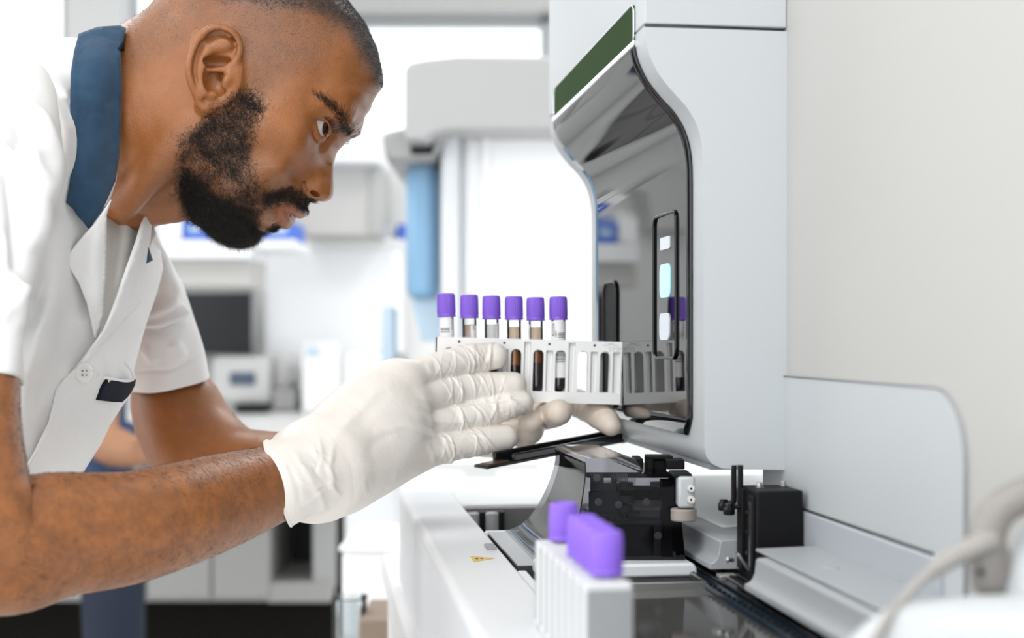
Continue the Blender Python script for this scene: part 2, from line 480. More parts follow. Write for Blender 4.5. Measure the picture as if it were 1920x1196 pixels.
# monitor
e = thing_px('computer_monitor', 410, 690, 3.9, 'dark computer monitor in a grey frame on the back bench behind the sleeve', 'monitor')
pb('casing', 300,540,476,672,4.93,.045,m_mgrey,e,.008); pb('screen', 322,549,471,664,4.922,.012,m_screen,e,.002)
pb('stand', 385,670,430,760,4.98,.04,m_grey,e,.006); pb('foot', 355,758,460,768,4.92,.15,m_grey,e,.006)
# bench
e = thing_px('back_bench', 420, 830, 3.6, 'long white laboratory bench along the back wall', 'bench')
bm = bmesh.new()
a = P(-400,815,3.6); b = P(640,760,3.6)
bm_box(bm, ((a.x+b.x)/2, 4.35, a.z-.02), (b.x-a.x, 1.5, .04)); from_bm('worktop', bm, m_bench, e, bevel=.006)
pb('front_rail', -400,822,660,838,3.63,.06,m_mgrey,e,.002)
m_cab = mat('cabinet_grey', (.38,.375,.365), .5)
pb('cabinet_front', -400,836,508,1128,3.75,.5,m_cab,e,.004)
for i,(x0,x1,y0,y1) in enumerate(((275,395,842,985),(275,395,990,1122),(399,505,842,985),(399,505,990,1122),(60,270,842,985),(60,270,990,1122))):
    d = pb('drawer_front', x0,y0,x1,y1,3.735,.02,m_cab,e,.004)
pb('open_shelf_back', 508,838,668,1128,4.1,.03,m_dark,e,.0); pb('open_shelf_side', 586,836,628,1105,3.76,.4,m_grey,e,.004)
pb('open_shelf_board', 500,1092,622,1130,3.74,.4,m_cab,e,.004); pb('end_panel', 628,838,650,1140,3.8,.4,m_dark,e,.002)
pb('under_bench_shade', -400,1130,640,1420,4.0,.3,mat('bench_shade_black',(.012,.011,.010),.9,spec=.1),e,.0)  # black panel stands in for the deep shadow under the bench
# instruments on the bench
def instr(name, label, cat, parts):
    x = (parts[0][1]+parts[0][3])/2; e = thing_px(name, x, parts[0][4], parts[0][5], label, cat)
    for q in parts: pb(q[0], q[1],q[2],q[3],q[4],q[5],q[6],q[7],e,q[8] if len(q)>8 else .006)
    return e
instr('centrifuge', 'light grey bench centrifuge with a dark blue window under the monitor', 'centrifuge', [('housing',395,668,505,758,4.75,.15,m_lgrey,.02),('window_strip',430,698,478,722,4.74,.02,mat('slate_blue',(.07,.1,.16),.3)),('foot_strip',400,757,500,772.5,4.745,.15,m_grey)])
instr('microscope', 'grey bench instrument with two round knobs behind the near glove', 'microscope', [('base',508,728,554,771,4.78,.2,m_grey,.01),('column',512,664,545,730,4.82,.1,m_lgrey,.01),('knob',538,690,554,716,4.76,.05,m_grey,.008)])
instr('shaker', 'pale grey low instrument with a dark slot on the back bench', 'instrument', [('housing',562,680,640,756,4.8,.15,m_lgrey,.015),('slot',584,702,618,726,4.79,.01,m_grey),('dark_base',566,755,640,771,4.79,.15,m_mgrey)])
instr('dispenser', 'small white dispenser standing in front of the broad white cabinet', 'dispenser', [('body',565,640,630,774,4.66,.08,m_bench,.01),('badge',575,650,600,668,4.655,.006,m_bluepan2)])
instr('pipette_stand', 'dark pipette stand lying low on the back bench under the monitor', 'stand', [('tray',440,758,500,775,4.64,.07,m_dark,.004)])
instr('water_bath', 'tall white box instrument with a pale blue edge right of the broad white cabinet', 'instrument', [('housing',644,660,752,HY+CZ*F/3.2,3.2,.3,m_white,.02),('blue_edge',716,574,742,700,3.17,.05,m_bluepan2,.01)])
instr('storage_unit', 'white storage unit under the grey-hooded analyser', 'cabinet', [('carcass',752,770,1060,HY+CZ*F/2.7,2.7,.3,m_white,.01),('shadow_strip',800,868,1010,880,2.695,.01,m_lgrey,.0),('handle',870,886,930,892,2.69,.012,m_lgrey,.0)])  # thin grey strip across the carcass is a painted shadow
instr('waste_bin', 'tall white open bin standing beside the bench under the wrist', 'bin', [('bin_body',640,1030,742,HY+CZ*F/2.2,2.2,.25,m_bench,.012),('rim',634,1024,745,1036,2.19,.27,m_white,.006)])
e = thing_px('glass_beaker', 655, 1196, 1.9, 'clear glass beaker at the bottom edge beside the white bin', 'beaker')
bm = bmesh.new(); c = P(655,HY+.428*F/1.9,1.9); lathe(bm, [(.022,0),(.023,.004),(.0235,.085),(.025,.088),(.0225,.085),(.022,.006),(0.0001,.005)], c); from_bm('beaker_glass', bm, clear('beaker_glass',(.85,.87,.88)), e)
e = thing_px('cardboard_box', 705, 1210, 1.85, 'brown cardboard box in the bottom corner under the white bin', 'box'); pb('carton', 672,1162,760,HY+.428*F/1.85,1.85,.15,mat('cardboard',(.26,.20,.155),.8),e,.004)

# background colleague, mostly hidden behind the man
e = empty('person', (P(205,640,3.0).x, 3.0, 0), 'seated person in navy trousers and blue top far behind the leaning man, bare forearm resting', 'person')
f_ = Field((-1.25,2.6,0.0),(-.55,3.4,1.75),.014)
def Pz(x,y,Y,r): q = P(x,y,Y); return (q.x,q.y,q.z,r)
f_.chain([Pz(120,880,3.05,.12),Pz(105,700,3.1,.13),Pz(100,520,3.15,.14)],.03)
f_.chain([Pz(100,500,3.15,.08),Pz(110,380,3.12,.05),Pz(125,300,3.1,.055)],.03)
f_.ell(P(130,230,3.08),(.082,.1,.12),.02); f_.ell(P(168,240,3.05),(.02,.018,.02),.012)
f_.chain([Pz(120,520,3.0,.06),Pz(175,690,2.95,.052),Pz(178,820,2.9,.045)],.02)
f_.chain([Pz(178,822,2.9,.044),Pz(215,838,2.85,.04),Pz(250,846,2.8,.032)],.01)
for k in range(4): f_.chain([Pz(248,836+k*7,2.8,.011),Pz(266,842+k*7,2.79,.0095),Pz(274,852+k*6,2.79,.009)],.006)
f_.chain([Pz(244,836,2.79,.012),Pz(258,828,2.77,.010)],.006)
V,Q = f_.extract(); body_bg = np_mesh('body', V, Q, m_skinbg, e)
f_ = Field((-1.25,2.5,0.3),(-.55,3.5,1.45),.014)
f_.chain([Pz(120,880,3.05,.135),Pz(105,700,3.1,.145),Pz(100,520,3.15,.15)],.03); f_.chain([Pz(120,520,3.0,.072),Pz(170,660,2.95,.066)],.03)
f_.ell(P(215,812,2.98),(.045,.1,.03),.01); f_.chain([Pz(150,845,2.95,.08),Pz(190,880,2.9,.06)],.03)
V,Q = f_.extract(); np_mesh('tunic', V, Q, m_teal, e)
f_ = Field((-1.25,2.5,-.02),(-.55,3.4,.95),.014)
f_.chain([Pz(135,900,3.05,.13),Pz(200,980,2.95,.075),Pz(214,1196,2.9,.062),Pz(214,1600,2.95,.05)],.03)
f_.chain([Pz(130,900,3.1,.10),Pz(185,990,3.15,.07),Pz(208,1196,3.2,.056),Pz(205,1600,3.25,.05)],.03)
V,Q = f_.extract(); np_mesh('trousers', V, Q, m_navy, e)
f_ = Field((-1.25,2.8,1.5),(-.65,3.4,1.9),.012); f_.ell(P(126,215,3.1),(.088,.106,.12),.01); f_.ell(P(170,262,3.02),(.06,.08,.10),.01,'cut')
V,Q = f_.extract(); np_mesh('hair', V, Q, m_dark, e)

e = empty('trolley', P(700,0,1.9)*1.0, 'small grey trolley under the glass beaker and the cardboard box', 'trolley')
a = P(610,0,1.9).x; b = P(782,0,1.9).x
box('trolley_top', ((a+b)/2,1.93,CZ-.44), (b-a,.34,.02), m_lgrey, e, .004)
for x_ in (a+.015,b-.015):
    for y_ in (1.78,2.08): box('leg', (x_,y_,(CZ-.45)/2), (.02,.02,CZ-.45), m_grey, e)
# ================================================================ the analyser in front
m_case = mat('analyser_white', (.52,.545,.56), .38, bump=(900,.04,.0003))
m_base = mat('base_white_toplit', (.76,.78,.80), .35)  # lighter copy of the case white, the stronger top light put into its colour
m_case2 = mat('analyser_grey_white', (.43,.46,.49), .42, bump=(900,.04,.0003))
m_plat = mat('analyser_platform_grey', (.38,.40,.42), .4)
m_gloss = mat('black_glass', (.005,.005,.007), .02, spec=.5, ior=1.55)
m_blackg = mat('gloss_black_plastic', (.008,.008,.009), .12, ior=1.42)
m_black = mat('matte_black_metal', (.008,.008,.009), .5, spec=.15)
m_bluerail = mat('blue_black_rail', (.02,.05,.09), .15, metal=.6)
m_chrome = mat('chrome', (.75,.76,.78), .15, metal=1.)
m_steel = mat('brushed_steel', (.45,.44,.42), .28, metal=1.)
m_plate = mat('dark_gloss_tray', (.07,.068,.066), .08, ior=1.6)
m_gplate = mat('grey_gloss_cover', (.055,.055,.06), .12, spec=.22)
m_green = mat('dark_green_display', (.010,.022,.006), .5, spec=.02, emit=(.05,.12,.025), es=.22)
m_led = mat('blue_led', (.5,.85,.95), .4, emit=(.40,.80,.95), es=.3)
m_ledw = mat('white_led', (.7,.75,.8), .4, emit=(.6,.68,.75), es=.1)
m_smoke = clear('smoked_plastic', (.26,.26,.28), 1.22)
m_yellow = mat('yellow_sticker', (.75,.52,.15), .5)
m_groove = mat('groove', (.05,.05,.055), .8)

def AH(px, py, t):
    u = (px-HX)/F; a = t*(CA*u+SA)/(CA-SA*u); y = SA*a+CA*t
    return a, (py-HY)/F*y

def extrude_profile(name, prof, t0, t1, m, parent, bevel=0, closed=True, smooth_ang=35, seg=3):
    """prof: list of (a,h) polygon, swept along the analyser's depth"""
    bm = bmesh.new(); n = len(prof)
    A = [bm.verts.new(M(a,t0,h)) for a,h in prof]; B = [bm.verts.new(M(a,t1,h)) for a,h in prof]
    for i in range(n if closed else n-1): bm.faces.new((A[i],B[i],B[(i+1)%n],A[(i+1)%n]))
    if closed: bm.faces.new(list(reversed(A))); bm.faces.new(B)
    bmesh.ops.recalc_face_normals(bm, faces=bm.faces)
    return from_bm(name, bm, m, parent, angle=smooth_ang, bevel=bevel, seg=seg)

an = empty('haematology_analyser', M(.25,1.1,.30), 'white bench-top blood analyser with a curved glossy black front, at the right', 'analyser')
AW = .322
TN, TF = .9825, 1.33
near = [(1192,64),(1195,95),(1202,120),(1218,152),(1243,184),(1266,209),(1284,238),(1295,270),(1300,305),(1301,345)]
gp = [AH(x,y,TN) for x,y in near]
gs = catmull(gp, 5)
A0 = gp[-1][0]; ATOP = gp[0][0]
front = [tuple(q) for q in gs]
# --- white body: two covers above each other around a dark core
T0, T1 = .955, 1.366
hs = AH(1300,50,T0)[1]
HB = .0885
def off(q,d): return [(a+d,h) for a,h in q]
lowc = [(ATOP,hs+.0012)] + off(front,.0) + [(A0,HB-.016),(A0+.0015,HB-.009),(A0+.0055,HB-.004),(A0+.013,HB-.0005),(AW,HB+.001),(AW,hs+.0012)]
side = extrude_profile('front_cover', lowc, T0, T1, m_case, an, bevel=.007, seg=5)
upc = [(ATOP,-.40),(ATOP,hs-.0012),(AW,hs-.0012),(AW,-.40)]
extrude_profile('upper_cover', upc, T0, T1, m_case, an, bevel=.0012)
extrude_profile('core', [(ATOP+.004,hs-.01),(ATOP+.004,hs+.01),(AW-.001,hs+.01),(AW-.001,hs-.01)], T0+.004, T1-.004, m_groove, an)
# underside tray of the body
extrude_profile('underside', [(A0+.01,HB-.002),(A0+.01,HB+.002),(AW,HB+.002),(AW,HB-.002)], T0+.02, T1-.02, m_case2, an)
# --- glass front
g0 = .0012; tg0, tg1 = TN+.002, 1.335
hb = AH(1299,818,TN)[1]
# build the glass as a strip with rounded lower corners
bm = bmesh.new()
prof = [(a-g0,h) for a,h in front[3:]] + [(A0-g0, h) for h in np.linspace(front[-1][1]+.01, hb, 14)]
RC = .011
rows = []
for a,h in prof:
    ins = 0
    if h > hb-RC: dz = h-(hb-RC); ins = RC-math.sqrt(max(RC*RC-dz*dz,0))
    rows.append([M(a,tg0+ins,h), M(a,tg0+ins+.012,h)] + [M(a,t,h) for t in np.linspace(tg0+.03,tg1-.03,14)] + [M(a,tg1-ins-.012,h), M(a,tg1-ins,h)])
vv = [[bm.verts.new(p) for p in r] for r in rows]
for i in range(len(vv)-1):
    for j in range(len(vv[0])-1): bm.faces.new((vv[i][j],vv[i][j+1],vv[i+1][j+1],vv[i+1][j]))
bmesh.ops.recalc_face_normals(bm, faces=bm.faces)
glass = from_bm('glass_front', bm, m_gloss, an, angle=80)
md = glass.modifiers.new('t','SOLIDIFY'); md.thickness = .0012; md.offset = 0
# chrome lip on the glass top
q0 = front[3]
extrude_profile('chrome_lip', [(q0[0]-.0022,q0[1]-.0035),(q0[0]-.0026,q0[1]+.0015),(q0[0]+.001,q0[1]+.002),(q0[0]+.001,q0[1]-.0035)], tg0, tg1, m_chrome, an, bevel=.0006)
# fine seam across the glass
# green display window above the glass
h0 = AH(1192,6,TN)[1]; h1 = AH(1192,70,TN)[1]
def rrect(a, t0,t1,h0,h1,r,n=6, rr=None):
    rr = rr or [r]*4
    pts = []
    for (ct,ch,s0,r_) in ((t1-rr[0],h0+rr[0],0,rr[0]),(t0+rr[1],h0+rr[1],1,rr[1]),(t0+rr[2],h1-rr[2],2,rr[2]),(t1-rr[3],h1-rr[3],3,rr[3])):
        for k in range(n+1):
            th = (s0+k/n)*PI/2
            pts.append(M(a, ct+r_*math.cos(th), ch-r_*math.sin(th)))
    return pts
def plaque(name, a, da, t0,t1,h0,h1,r,m,parent,bevel=0,rr=None):
    bm = bmesh.new(); p = rrect(a,t0,t1,h0,h1,r,rr=rr); q = rrect(a+da,t0,t1,h0,h1,r,rr=rr)
    A = [bm.verts.new(v) for v in p]; B = [bm.verts.new(v) for v in q]; n = len(A)
    bm.faces.new(A); bm.faces.new(list(reversed(B)))
    for i in range(n): bm.faces.new((A[i],A[(i+1)%n],B[(i+1)%n],B[i]))
    bmesh.ops.recalc_face_normals(bm, faces=bm.faces)
    return from_bm(name,bm,m,parent,bevel=bevel)
def ring(name, a, t0,t1,h0,h1,r,rad,m,parent):
    p = [tuple(v) for v in rrect(a,t0,t1,h0,h1,r)]; p.append(p[0])
    P_ = np.array(p); keep = [0]+[i for i in range(1,len(P_)) if np.linalg.norm(P_[i]-P_[i-1])>1e-5]
    V,Fc = tube_mesh(P_[keep], [rad]*len(keep), 8, False); return np_mesh(name,V,Fc,m,parent)
plaque('display', ATOP-.0012, .003, TN+.003, 1.328, h0+.0005, h1+.004, .002, m_green, an, rr=[.012,.002,.001,.003])
ring('display_rim', ATOP-.001, TN+.002, 1.3295, h0-.0006, h1+.004, .008, .0008, m_chrome, an)
# handle slot
t_a = 1.237; t_b = 1.291
plaque('handle_recess', A0-.0026, .002, t_a, t_b, -.0535, .060, .012, m_black, an, bevel=.0008)
ring('handle_rim', A0-.003, t_a, t_b, -.0535, .060, .012, .0014, m_blackg, an)
# control strip
ring('control_frame', A0-.0025, 1.024, 1.094, -.097, .0125, .008, .0012, m_blackg, an)
plaque('square_lamp', A0-.0028, .0018, 1.044,1.072,-.0795,-.0700,.0016, m_ledw, an)
plaque('status_lamp', A0-.0028, .0018, 1.043,1.074,-.0590,-.0335,.006, m_led, an)
plaque('lower_lamp', A0-.0028, .0018, 1.045,1.075,-.0215,-.0010,.006, m_ledw, an)
# wall on the right of the analyser
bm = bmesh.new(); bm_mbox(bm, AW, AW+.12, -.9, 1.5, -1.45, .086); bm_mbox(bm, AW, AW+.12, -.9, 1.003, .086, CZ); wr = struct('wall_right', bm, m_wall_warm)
# side panel with the rounded corner
def side_panel():
    bm = bmesh.new(); R = .036; a = AW-.0018; t0=.676; t1=1.004; h0=.0242; h1=.175
    pts = [(t1,h0)]
    for k in range(9):
        th = PI/2*k/8; pts.append((t0+R-R*math.sin(th), h0+R-R*math.cos(th)))
    pts += [(t0,h1),(t1,h1)]
    A = [bm.verts.new(M(a,t,h)) for t,h in pts]; B = [bm.verts.new(M(a+.0017,t,h)) for t,h in pts]; n=len(pts)
    bm.faces.new(A); bm.faces.new(list(reversed(B)))
    for i in range(n): bm.faces.new((A[i],A[(i+1)%n],B[(i+1)%n],B[i]))
    bmesh.ops.recalc_face_normals(bm, faces=bm.faces)
    from_bm('side_panel', bm, m_case, an, bevel=.0007)
    q = [tuple(M(a-.0002,t,h)) for t,h in pts[:-2]] + [tuple(M(a-.0002,t0,.160))]
    V,Fc = tube_mesh(np.array(q), [.0006]*len(q), 6); np_mesh('panel_seam', V, Fc, mat('seam_grey',(.30,.31,.33),.7), an)
side_panel()
bm = bmesh.new(); bm_mbox(bm, AW-.0028, AW-.001, .712, 1.003, .1112, .1128); from_bm('wall_seam', bm, m_groove, an, bevel=0)
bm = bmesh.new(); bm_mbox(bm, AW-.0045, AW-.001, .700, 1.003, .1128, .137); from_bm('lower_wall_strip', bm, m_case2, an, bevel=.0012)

# --- base
HT = .16; HL = .26
extrude_profile('base_left', [(.084,HT+.004),(.088,HT),(.138,HT),(.138,HL),(.0885,HL),(.084,HL-.006)], .30, 1.52, m_base, an, bevel=.003)
extrude_profile('base_back', [(.138,HT),(.45,HT),(.45,HL),(.138,HL)], 1.385, 1.518, m_base, an, bevel=.003)
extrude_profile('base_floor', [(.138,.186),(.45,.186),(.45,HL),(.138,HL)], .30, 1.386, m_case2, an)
# white land on the right of the left strip, in front of the glossy cover
extrude_profile('base_land', [(.137,HT+.0002),(.143,HT+.0002),(.143,.19),(.137,.19)], .30, .985, m_base, an, bevel=.0008)
bm = bmesh.new(); bm_mbox(bm, .1375,.150,.972,1.004,.1725,.19); from_bm('base_ledge', bm, m_case, an, bevel=.001)
# recess at the back with white knobs
bm = bmesh.new(); bm_mbox(bm, .139,.235,1.372,1.386,.162,.19); bm_mbox(bm,.139,.235,1.19,1.385,.184,.187); from_bm('recess_wall', bm, mat('recess_grey',(.25,.25,.255),.35), an)
bm = bmesh.new(); bm_mbox(bm, .141,.235,1.28,1.30,.176,.186); from_bm('recess_bar', bm, m_bench, an, bevel=.001)
bm = bmesh.new(); bm_mbox(bm, .1465,.176,1.355,1.371,.1635,.183); from_bm('recess_block', bm, m_dark, an, bevel=.001)
for a_ in (.1445,.163):
    bm = bmesh.new(); bm_cyl(bm, M(a_,1.35,.184), M(a_,1.35,.1635), .0062); from_bm('recess_knob', bm, m_case, an, bevel=.0012)
extrude_profile('recess_front', [(.138,HT),(.240,HT),(.240,.19),(.138,.19)], 1.186, 1.198, m_base, an, bevel=.002)
# glossy grey cover plate
extrude_profile('gloss_plate', [(.1395,HT),(.19,HT),(.19,.170),(.1395,.170)], 1.005, 1.186, m_gplate, an, bevel=.0006)
# button and warning sticker
cb = P(911,1025,0); tb = 1.11
bm = bmesh.new(); bm_mbox(bm, .1272,.1345,1.082,1.105,HT-.0022,HT+.001); from_bm('grey_button', bm, mat('button_grey',(.30,.31,.33),.4), an, bevel=.0006)
def on_top(px,py,h): 
    y = h*F/(py-HY); return Vector(((px-HX)/F*y, y, CZ-h))
bm = bmesh.new(); tri = [on_top(882,1042,HT-.0004), on_top(888,1053,HT-.0004), on_top(928,1046,HT-.0004)]
f = bm.faces.new([bm.verts.new(v) for v in tri]); bm.normal_update()
r = bmesh.ops.extrude_face_region(bm, geom=[f]); bmesh.ops.translate(bm, verts=[v for v in r['geom'] if isinstance(v,bmesh.types.BMVert)], vec=(0,0,-.0004)); bmesh.ops.recalc_face_normals(bm, faces=bm.faces)
from_bm('warning_sticker', bm, m_yellow, an, smooth=False)
# exclamation marks on the sticker
bm = bmesh.new()
for px_,py_,w_ in ((893,1047.2,1.2),(896,1047.0,.6),(903,1046.6,1.6)):
    c = on_top(px_,py_,HT-.0006); bm_box(bm, c, (.0011*w_,.003,.0003), RM)
from_bm('warning_sign', bm, mat('sticker_print',(.12,.05,.03),.6), an, smooth=False)
# dark tray floor in front, right of the racks
extrude_profile('tray_plate', [(.143,.1665),(.2555,.1655),(.2555,.19),(.143,.19)], .30, .965, m_plate, an, bevel=.0005)
bm = bmesh.new(); bm_cyl(bm, M(.226,.79,.1660), M(.226,.79,.1645), .0035); from_bm('tray_screw', bm, m_chrome, an)
# rails
for nm,a0,a1,h,mm in (('rail',.2560,.2650,.1620,m_bluerail),('rail',.2656,.2715,.1600,m_blackg),('rail',.2719,.2745,.1590,m_steel),('rail',.2750,.2790,.1585,m_black),('rail',.2795,.2850,.1575,m_blackg)):
    extrude_profile(nm, [(a0,h),(a1,h),(a1,.19),(a0,.19)], .30, 1.37, mm, an, bevel=.0005)
bm = bmesh.new()
for k in range(40): bm_mbox(bm, .2563,.2585,.60+k*.011,.604+k*.011,.1605,.1625)
from_bm('toothed_belt', bm, m_black, an, smooth=False)
for k,(a_,t_) in enumerate(((.2765,.66),(.2765,.675),(.2825,.66),(.2825,.675),(.2765,.60))):
    bm = bmesh.new(); bm_cyl(bm, M(a_,t_,.1590), M(a_,t_,.1565), .0016); from_bm('rail_screw', bm, m_chrome, an)
# platforms
plat = [(.2640,.1560),(.2640,.1520),(.2668,.1512),(.2690,.1490),(.2704,.1455),(.2710,.1410),(.2714,.1370),(.2730,.1360),(AW-.001,.1345),(AW-.001,.19),(.286,.19),(.286,.1560)]
extrude_profile('near_platform', plat, .30, .865, m_plat, an, bevel=.0007)
extrude_profile('far_platform', plat, .945, 1.37, m_plat, an, bevel=.0007)
bm = bmesh.new(); bm_mbox(bm, .290,.60,1.006,1.384,.1338,.19); from_bm('rear_deck', bm, m_base, an, bevel=.002)
extrude_profile('platform_step', [(.2775,.1350),(.2775,.1330),(AW-.002,.1320),(AW-.002,.1350)], .55, .885, m_plat, an, bevel=.0007)
bm = bmesh.new(); lathe(bm,[(.0058,0),(.0052,.0008),(.0001,.0012)], M(.296,.80,.1325)); from_bm('blank_cap', bm, m_plat, an)
bm = bmesh.new(); bm_mbox(bm, .2640,.30,.866,.944,.172,.19); from_bm('gap_floor', bm, m_black, an)
bm = bmesh.new(); bm_mbox(bm, .268,.281,.935,.944,.158,.18); from_bm('gap_block', bm, m_mgrey, an, bevel=.001)

# --- sampler drive: black box with bolts
t0 = .905
def AT(px,py,t): return AH(px,py,t)
aL,hT_ = AT(1419,921,t0); aR,_ = AT(1506,921,t0)
bm = bmesh.new(); bm_mbox(bm, aL, aR, t0, t0+.040, hT_, .170); from_bm('drive_housing', bm, m_black, an, bevel=.0012)
bm = bmesh.new(); bm_mbox(bm, aL-.0016, aL+.001, t0+.004, t0+.016, hT_+.004, .158); bm_mbox(bm, aL-.0028, aL+.001, t0+.024, t0+.036, hT_+.001, .154); from_bm('slide_rail', bm, m_black, an, bevel=.0005)
bm = bmesh.new(); bm_mbox(bm, aL-.0020, aL-.0014, t0+.008, t0+.011, hT_+.008, .150); from_bm('slide_track', bm, m_steel, an)
for hh in (.115,.128,.142,.150):
    bm = bmesh.new(); bm_cyl(bm, M(aL,t0+.020,hh), M(aL-.0012,t0+.020,hh), .0011); from_bm('slide_screw', bm, m_steel, an)
for (px_,tt) in ((1424,.022),(1469,.030)):
    aa,_ = AT(px_,912,t0+tt); bm = bmesh.new(); bm_cyl(bm, M(aa,t0+tt,hT_), M(aa,t0+tt,hT_-.0008), .0030); bm_cyl(bm, M(aa,t0+tt,hT_-.0008), M(aa,t0+tt,hT_-.0036), .0021, seg=6); from_bm('housing_bolt', bm, m_steel, an, bevel=.0002)
# grippers hanging on rods
for (px_,y0_,y1_,gx,gy,Y_) in ((1376,872,944,1357,945,.985),(1388,872,951,1367,953,.965)):
    r_ = .0020
    pv_tube('gripper_rod', [(px_,y0_,Y_,r_),(px_,(y0_+y1_)/2,Y_,r_),(px_,y1_-6,Y_,r_),(px_-3,y1_-2,Y_,r_),(px_-9,y1_-1,Y_,r_*.8),(gx,y1_-1,Y_,r_*.8)], m_black, an, 10, 4)
    c = P(gx,gy+12,Y_); bm = bmesh.new(); lathe(bm,[(.0036,0),(.0040,.0008),(.0040,.0052),(.0030,.0056),(.0030,.0072),(.0022,.0078),(.0001,.0078)], c, 24); from_bm('gripper', bm, m_blackg, an)
# small sensor with screw under the drive
bm = bmesh.new(); q = Matrix.Rotation(.55,3,'Y')@RM
bm_box(bm, P(1392,1052,.925), (.0016,.010,.013), Matrix.Rotation(-.6,3,'Y')); from_bm('sensor_plate', bm, m_steel, an, bevel=.0004)
bm = bmesh.new(); bm_cyl(bm, P(1361,1049,.92), P(1374,1050,.925), .0013); bm_cyl(bm, P(1362,1049,.92), P(1365,1049,.92), .0022); from_bm('sensor_screw', bm, m_chrome, an)

# --- smoked reader cover
def prof_px(pts, Y):
    out = []
    for x,y in pts:
        out.append(P(x,y,Y))
    return out
nearc = [(1006,1066),(1030,1062),(1052,1048),(1068,1022),(1080,985),(1089,945),(1095,905),(1097,880),(1096,866),(1103,860),(1125,858),(1180,858),(1192,862),(1200,874),(1206,888),(1255,889),(1268,890),(1272,900),(1277,960),(1286,1063)]
farscale = 1.004/1.215
def vpfar(x,y,s=farscale): return (HX-360.6+(x-HX+360.6)*s, HY+(y-HY)*s)
NC = catmull(nearc, 4)
bm = bmesh.new(); rows = []
for k in range(9):
    f = k/8
    row = []
    for i,(x,y) in enumerate(NC):
        yf = 1.13+.075*min(max((y-890)/170,0),1)**1.3; Y = 1.004+(yf-1.004)*f; s = 1.004/Y
        xx,yy = vpfar(x,y,s)
        # the far end flares lower and leaner
        row.append(P(xx,yy,Y))
    rows.append([bm.verts.new(p) for p in row])
for i in range(len(rows)-1):
    for j in range(len(NC)-1): bm.faces.new((rows[i][j],rows[i][j+1],rows[i+1][j+1],rows[i+1][j]))
bm.faces.new(rows[0])
bmesh.ops.recalc_face_normals(bm, faces=bm.faces)
from_bm('smoked_cover', bm, m_smoke, an, angle=50)
# dark inner shell on the cover's left flank and roof that makes it read black
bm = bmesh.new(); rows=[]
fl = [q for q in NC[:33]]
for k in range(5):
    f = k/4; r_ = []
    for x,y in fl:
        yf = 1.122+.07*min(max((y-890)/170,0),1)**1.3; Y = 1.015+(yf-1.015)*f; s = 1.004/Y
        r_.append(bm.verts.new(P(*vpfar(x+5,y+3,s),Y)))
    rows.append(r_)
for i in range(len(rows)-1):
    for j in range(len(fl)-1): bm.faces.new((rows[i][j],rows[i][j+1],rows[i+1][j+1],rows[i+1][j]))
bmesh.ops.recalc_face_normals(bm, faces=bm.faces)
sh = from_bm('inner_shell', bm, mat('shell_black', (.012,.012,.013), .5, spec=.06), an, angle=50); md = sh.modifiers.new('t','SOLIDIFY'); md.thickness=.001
# white foot of the cover
aR,_ = AH(1305,1080,.97)
extrude_profile('cover_foot', [(.150,.1545),(aR-.003,.1545),(aR,.158),(aR,.1640),(.150,.1640)], .966, 1.003, m_base, an, bevel=.002, seg=3)
# steel tray frame
aR2,_ = AH(1320,1110,.935)
bm = bmesh.new(); bm_mbox(bm, .150,aR2,.926,.929,.1605,.1665); bm_mbox(bm, aR2-.002,aR2,.926,.966,.1605,.1665); from_bm('tray_frame', bm, m_steel, an, bevel=.0007)
bm = bmesh.new(); bm_mbox(bm, .150,aR2-.002,.929,.966,.1640,.1664); from_bm('tray_well', bm, m_black, an)
# mechanism behind the smoked plastic
m_mech = mat('mechanism_grey', (.22,.22,.23), .4, metal=.2); m_mech2 = mat('mechanism_light', (.62,.62,.63), .4, metal=.2); m_mb = mat('mechanism_black',(.02,.02,.022),.5)
def pm(name,x0,y0,x1,y1,Y,d,m_,bv=.0006): return pbox(name,x0,y0,x1,y1,Y,d,m_,an,bv)
pm('bracket',1107,889,1132,921,1.02,.003,m_mech); pm('bracket',1104,921,1176,962,1.03,.003,m_mech); pm('bracket',1116,958,1240,974,1.04,.02,m_mech2)
pm('light_window',1132,905,1162,924,1.06,.002,m_mech2); pm('light_window',1219,903,1240,918,1.05,.002,mat('bright_gap',(.8,.8,.8),.5))
pm('motor_body',1140,982,1228,1060,1.03,.06,m_mb,.003); pm('motor_flange',1128,974,1240,984,1.025,.07,m_mech)
pm('bearing_block',1161,918,1240,938,1.03,.03,m_mb); pm('crossbar',1100,888,1260,896,1.025,.012,m_mb)
pm('upright',1242,902,1262,1062,1.02,.02,m_mb); pm('upright',1226,976,1242,1058,1.03,.02,m_mech)
for (x,y,r0,r1,hh) in ((1174,908,.0050,.0050,8),(1176,917,.0062,.0062,3),(1175,936,.0058,.0058,14),(1172,953,.0055,.0055,14),(1172,966,.0018,.0018,16),(1172,972,.0092,.0092,3),(1195,960,.002,.002,6),(1147,971,.0014,.0014,6)):
    c0 = P(x,y+hh/2,1.025); c1 = P(x,y-hh/2,1.025); bm = bmesh.new(); bm_cyl(bm,c0,c1,r0); from_bm('shaft_disc', bm, m_mech, an, bevel=.0003)
for (x,y) in ((1122,941),(1119,896),(1212,941),(1160,946),(1234,1004)):
    bm = bmesh.new(); bm_cyl(bm, P(x,y,1.018), P(x,y,1.014), .0027, seg=20); bm_cyl(bm, P(x,y,1.015), P(x,y,1.0125), .0012, seg=6); from_bm('mechanism_screw', bm, m_mech2, an)
th = np.linspace(0,2*PI*7,120); pth = np.array([P(1155+22*i/119,896,1.02) for i in range(120)]) + np.stack([0*th, np.cos(th)*.0028, np.sin(th)*.0028],1)
V,Fc = tube_mesh(pth,[.0004]*120,6); np_mesh('spring', V, Fc, m_mech2, an)
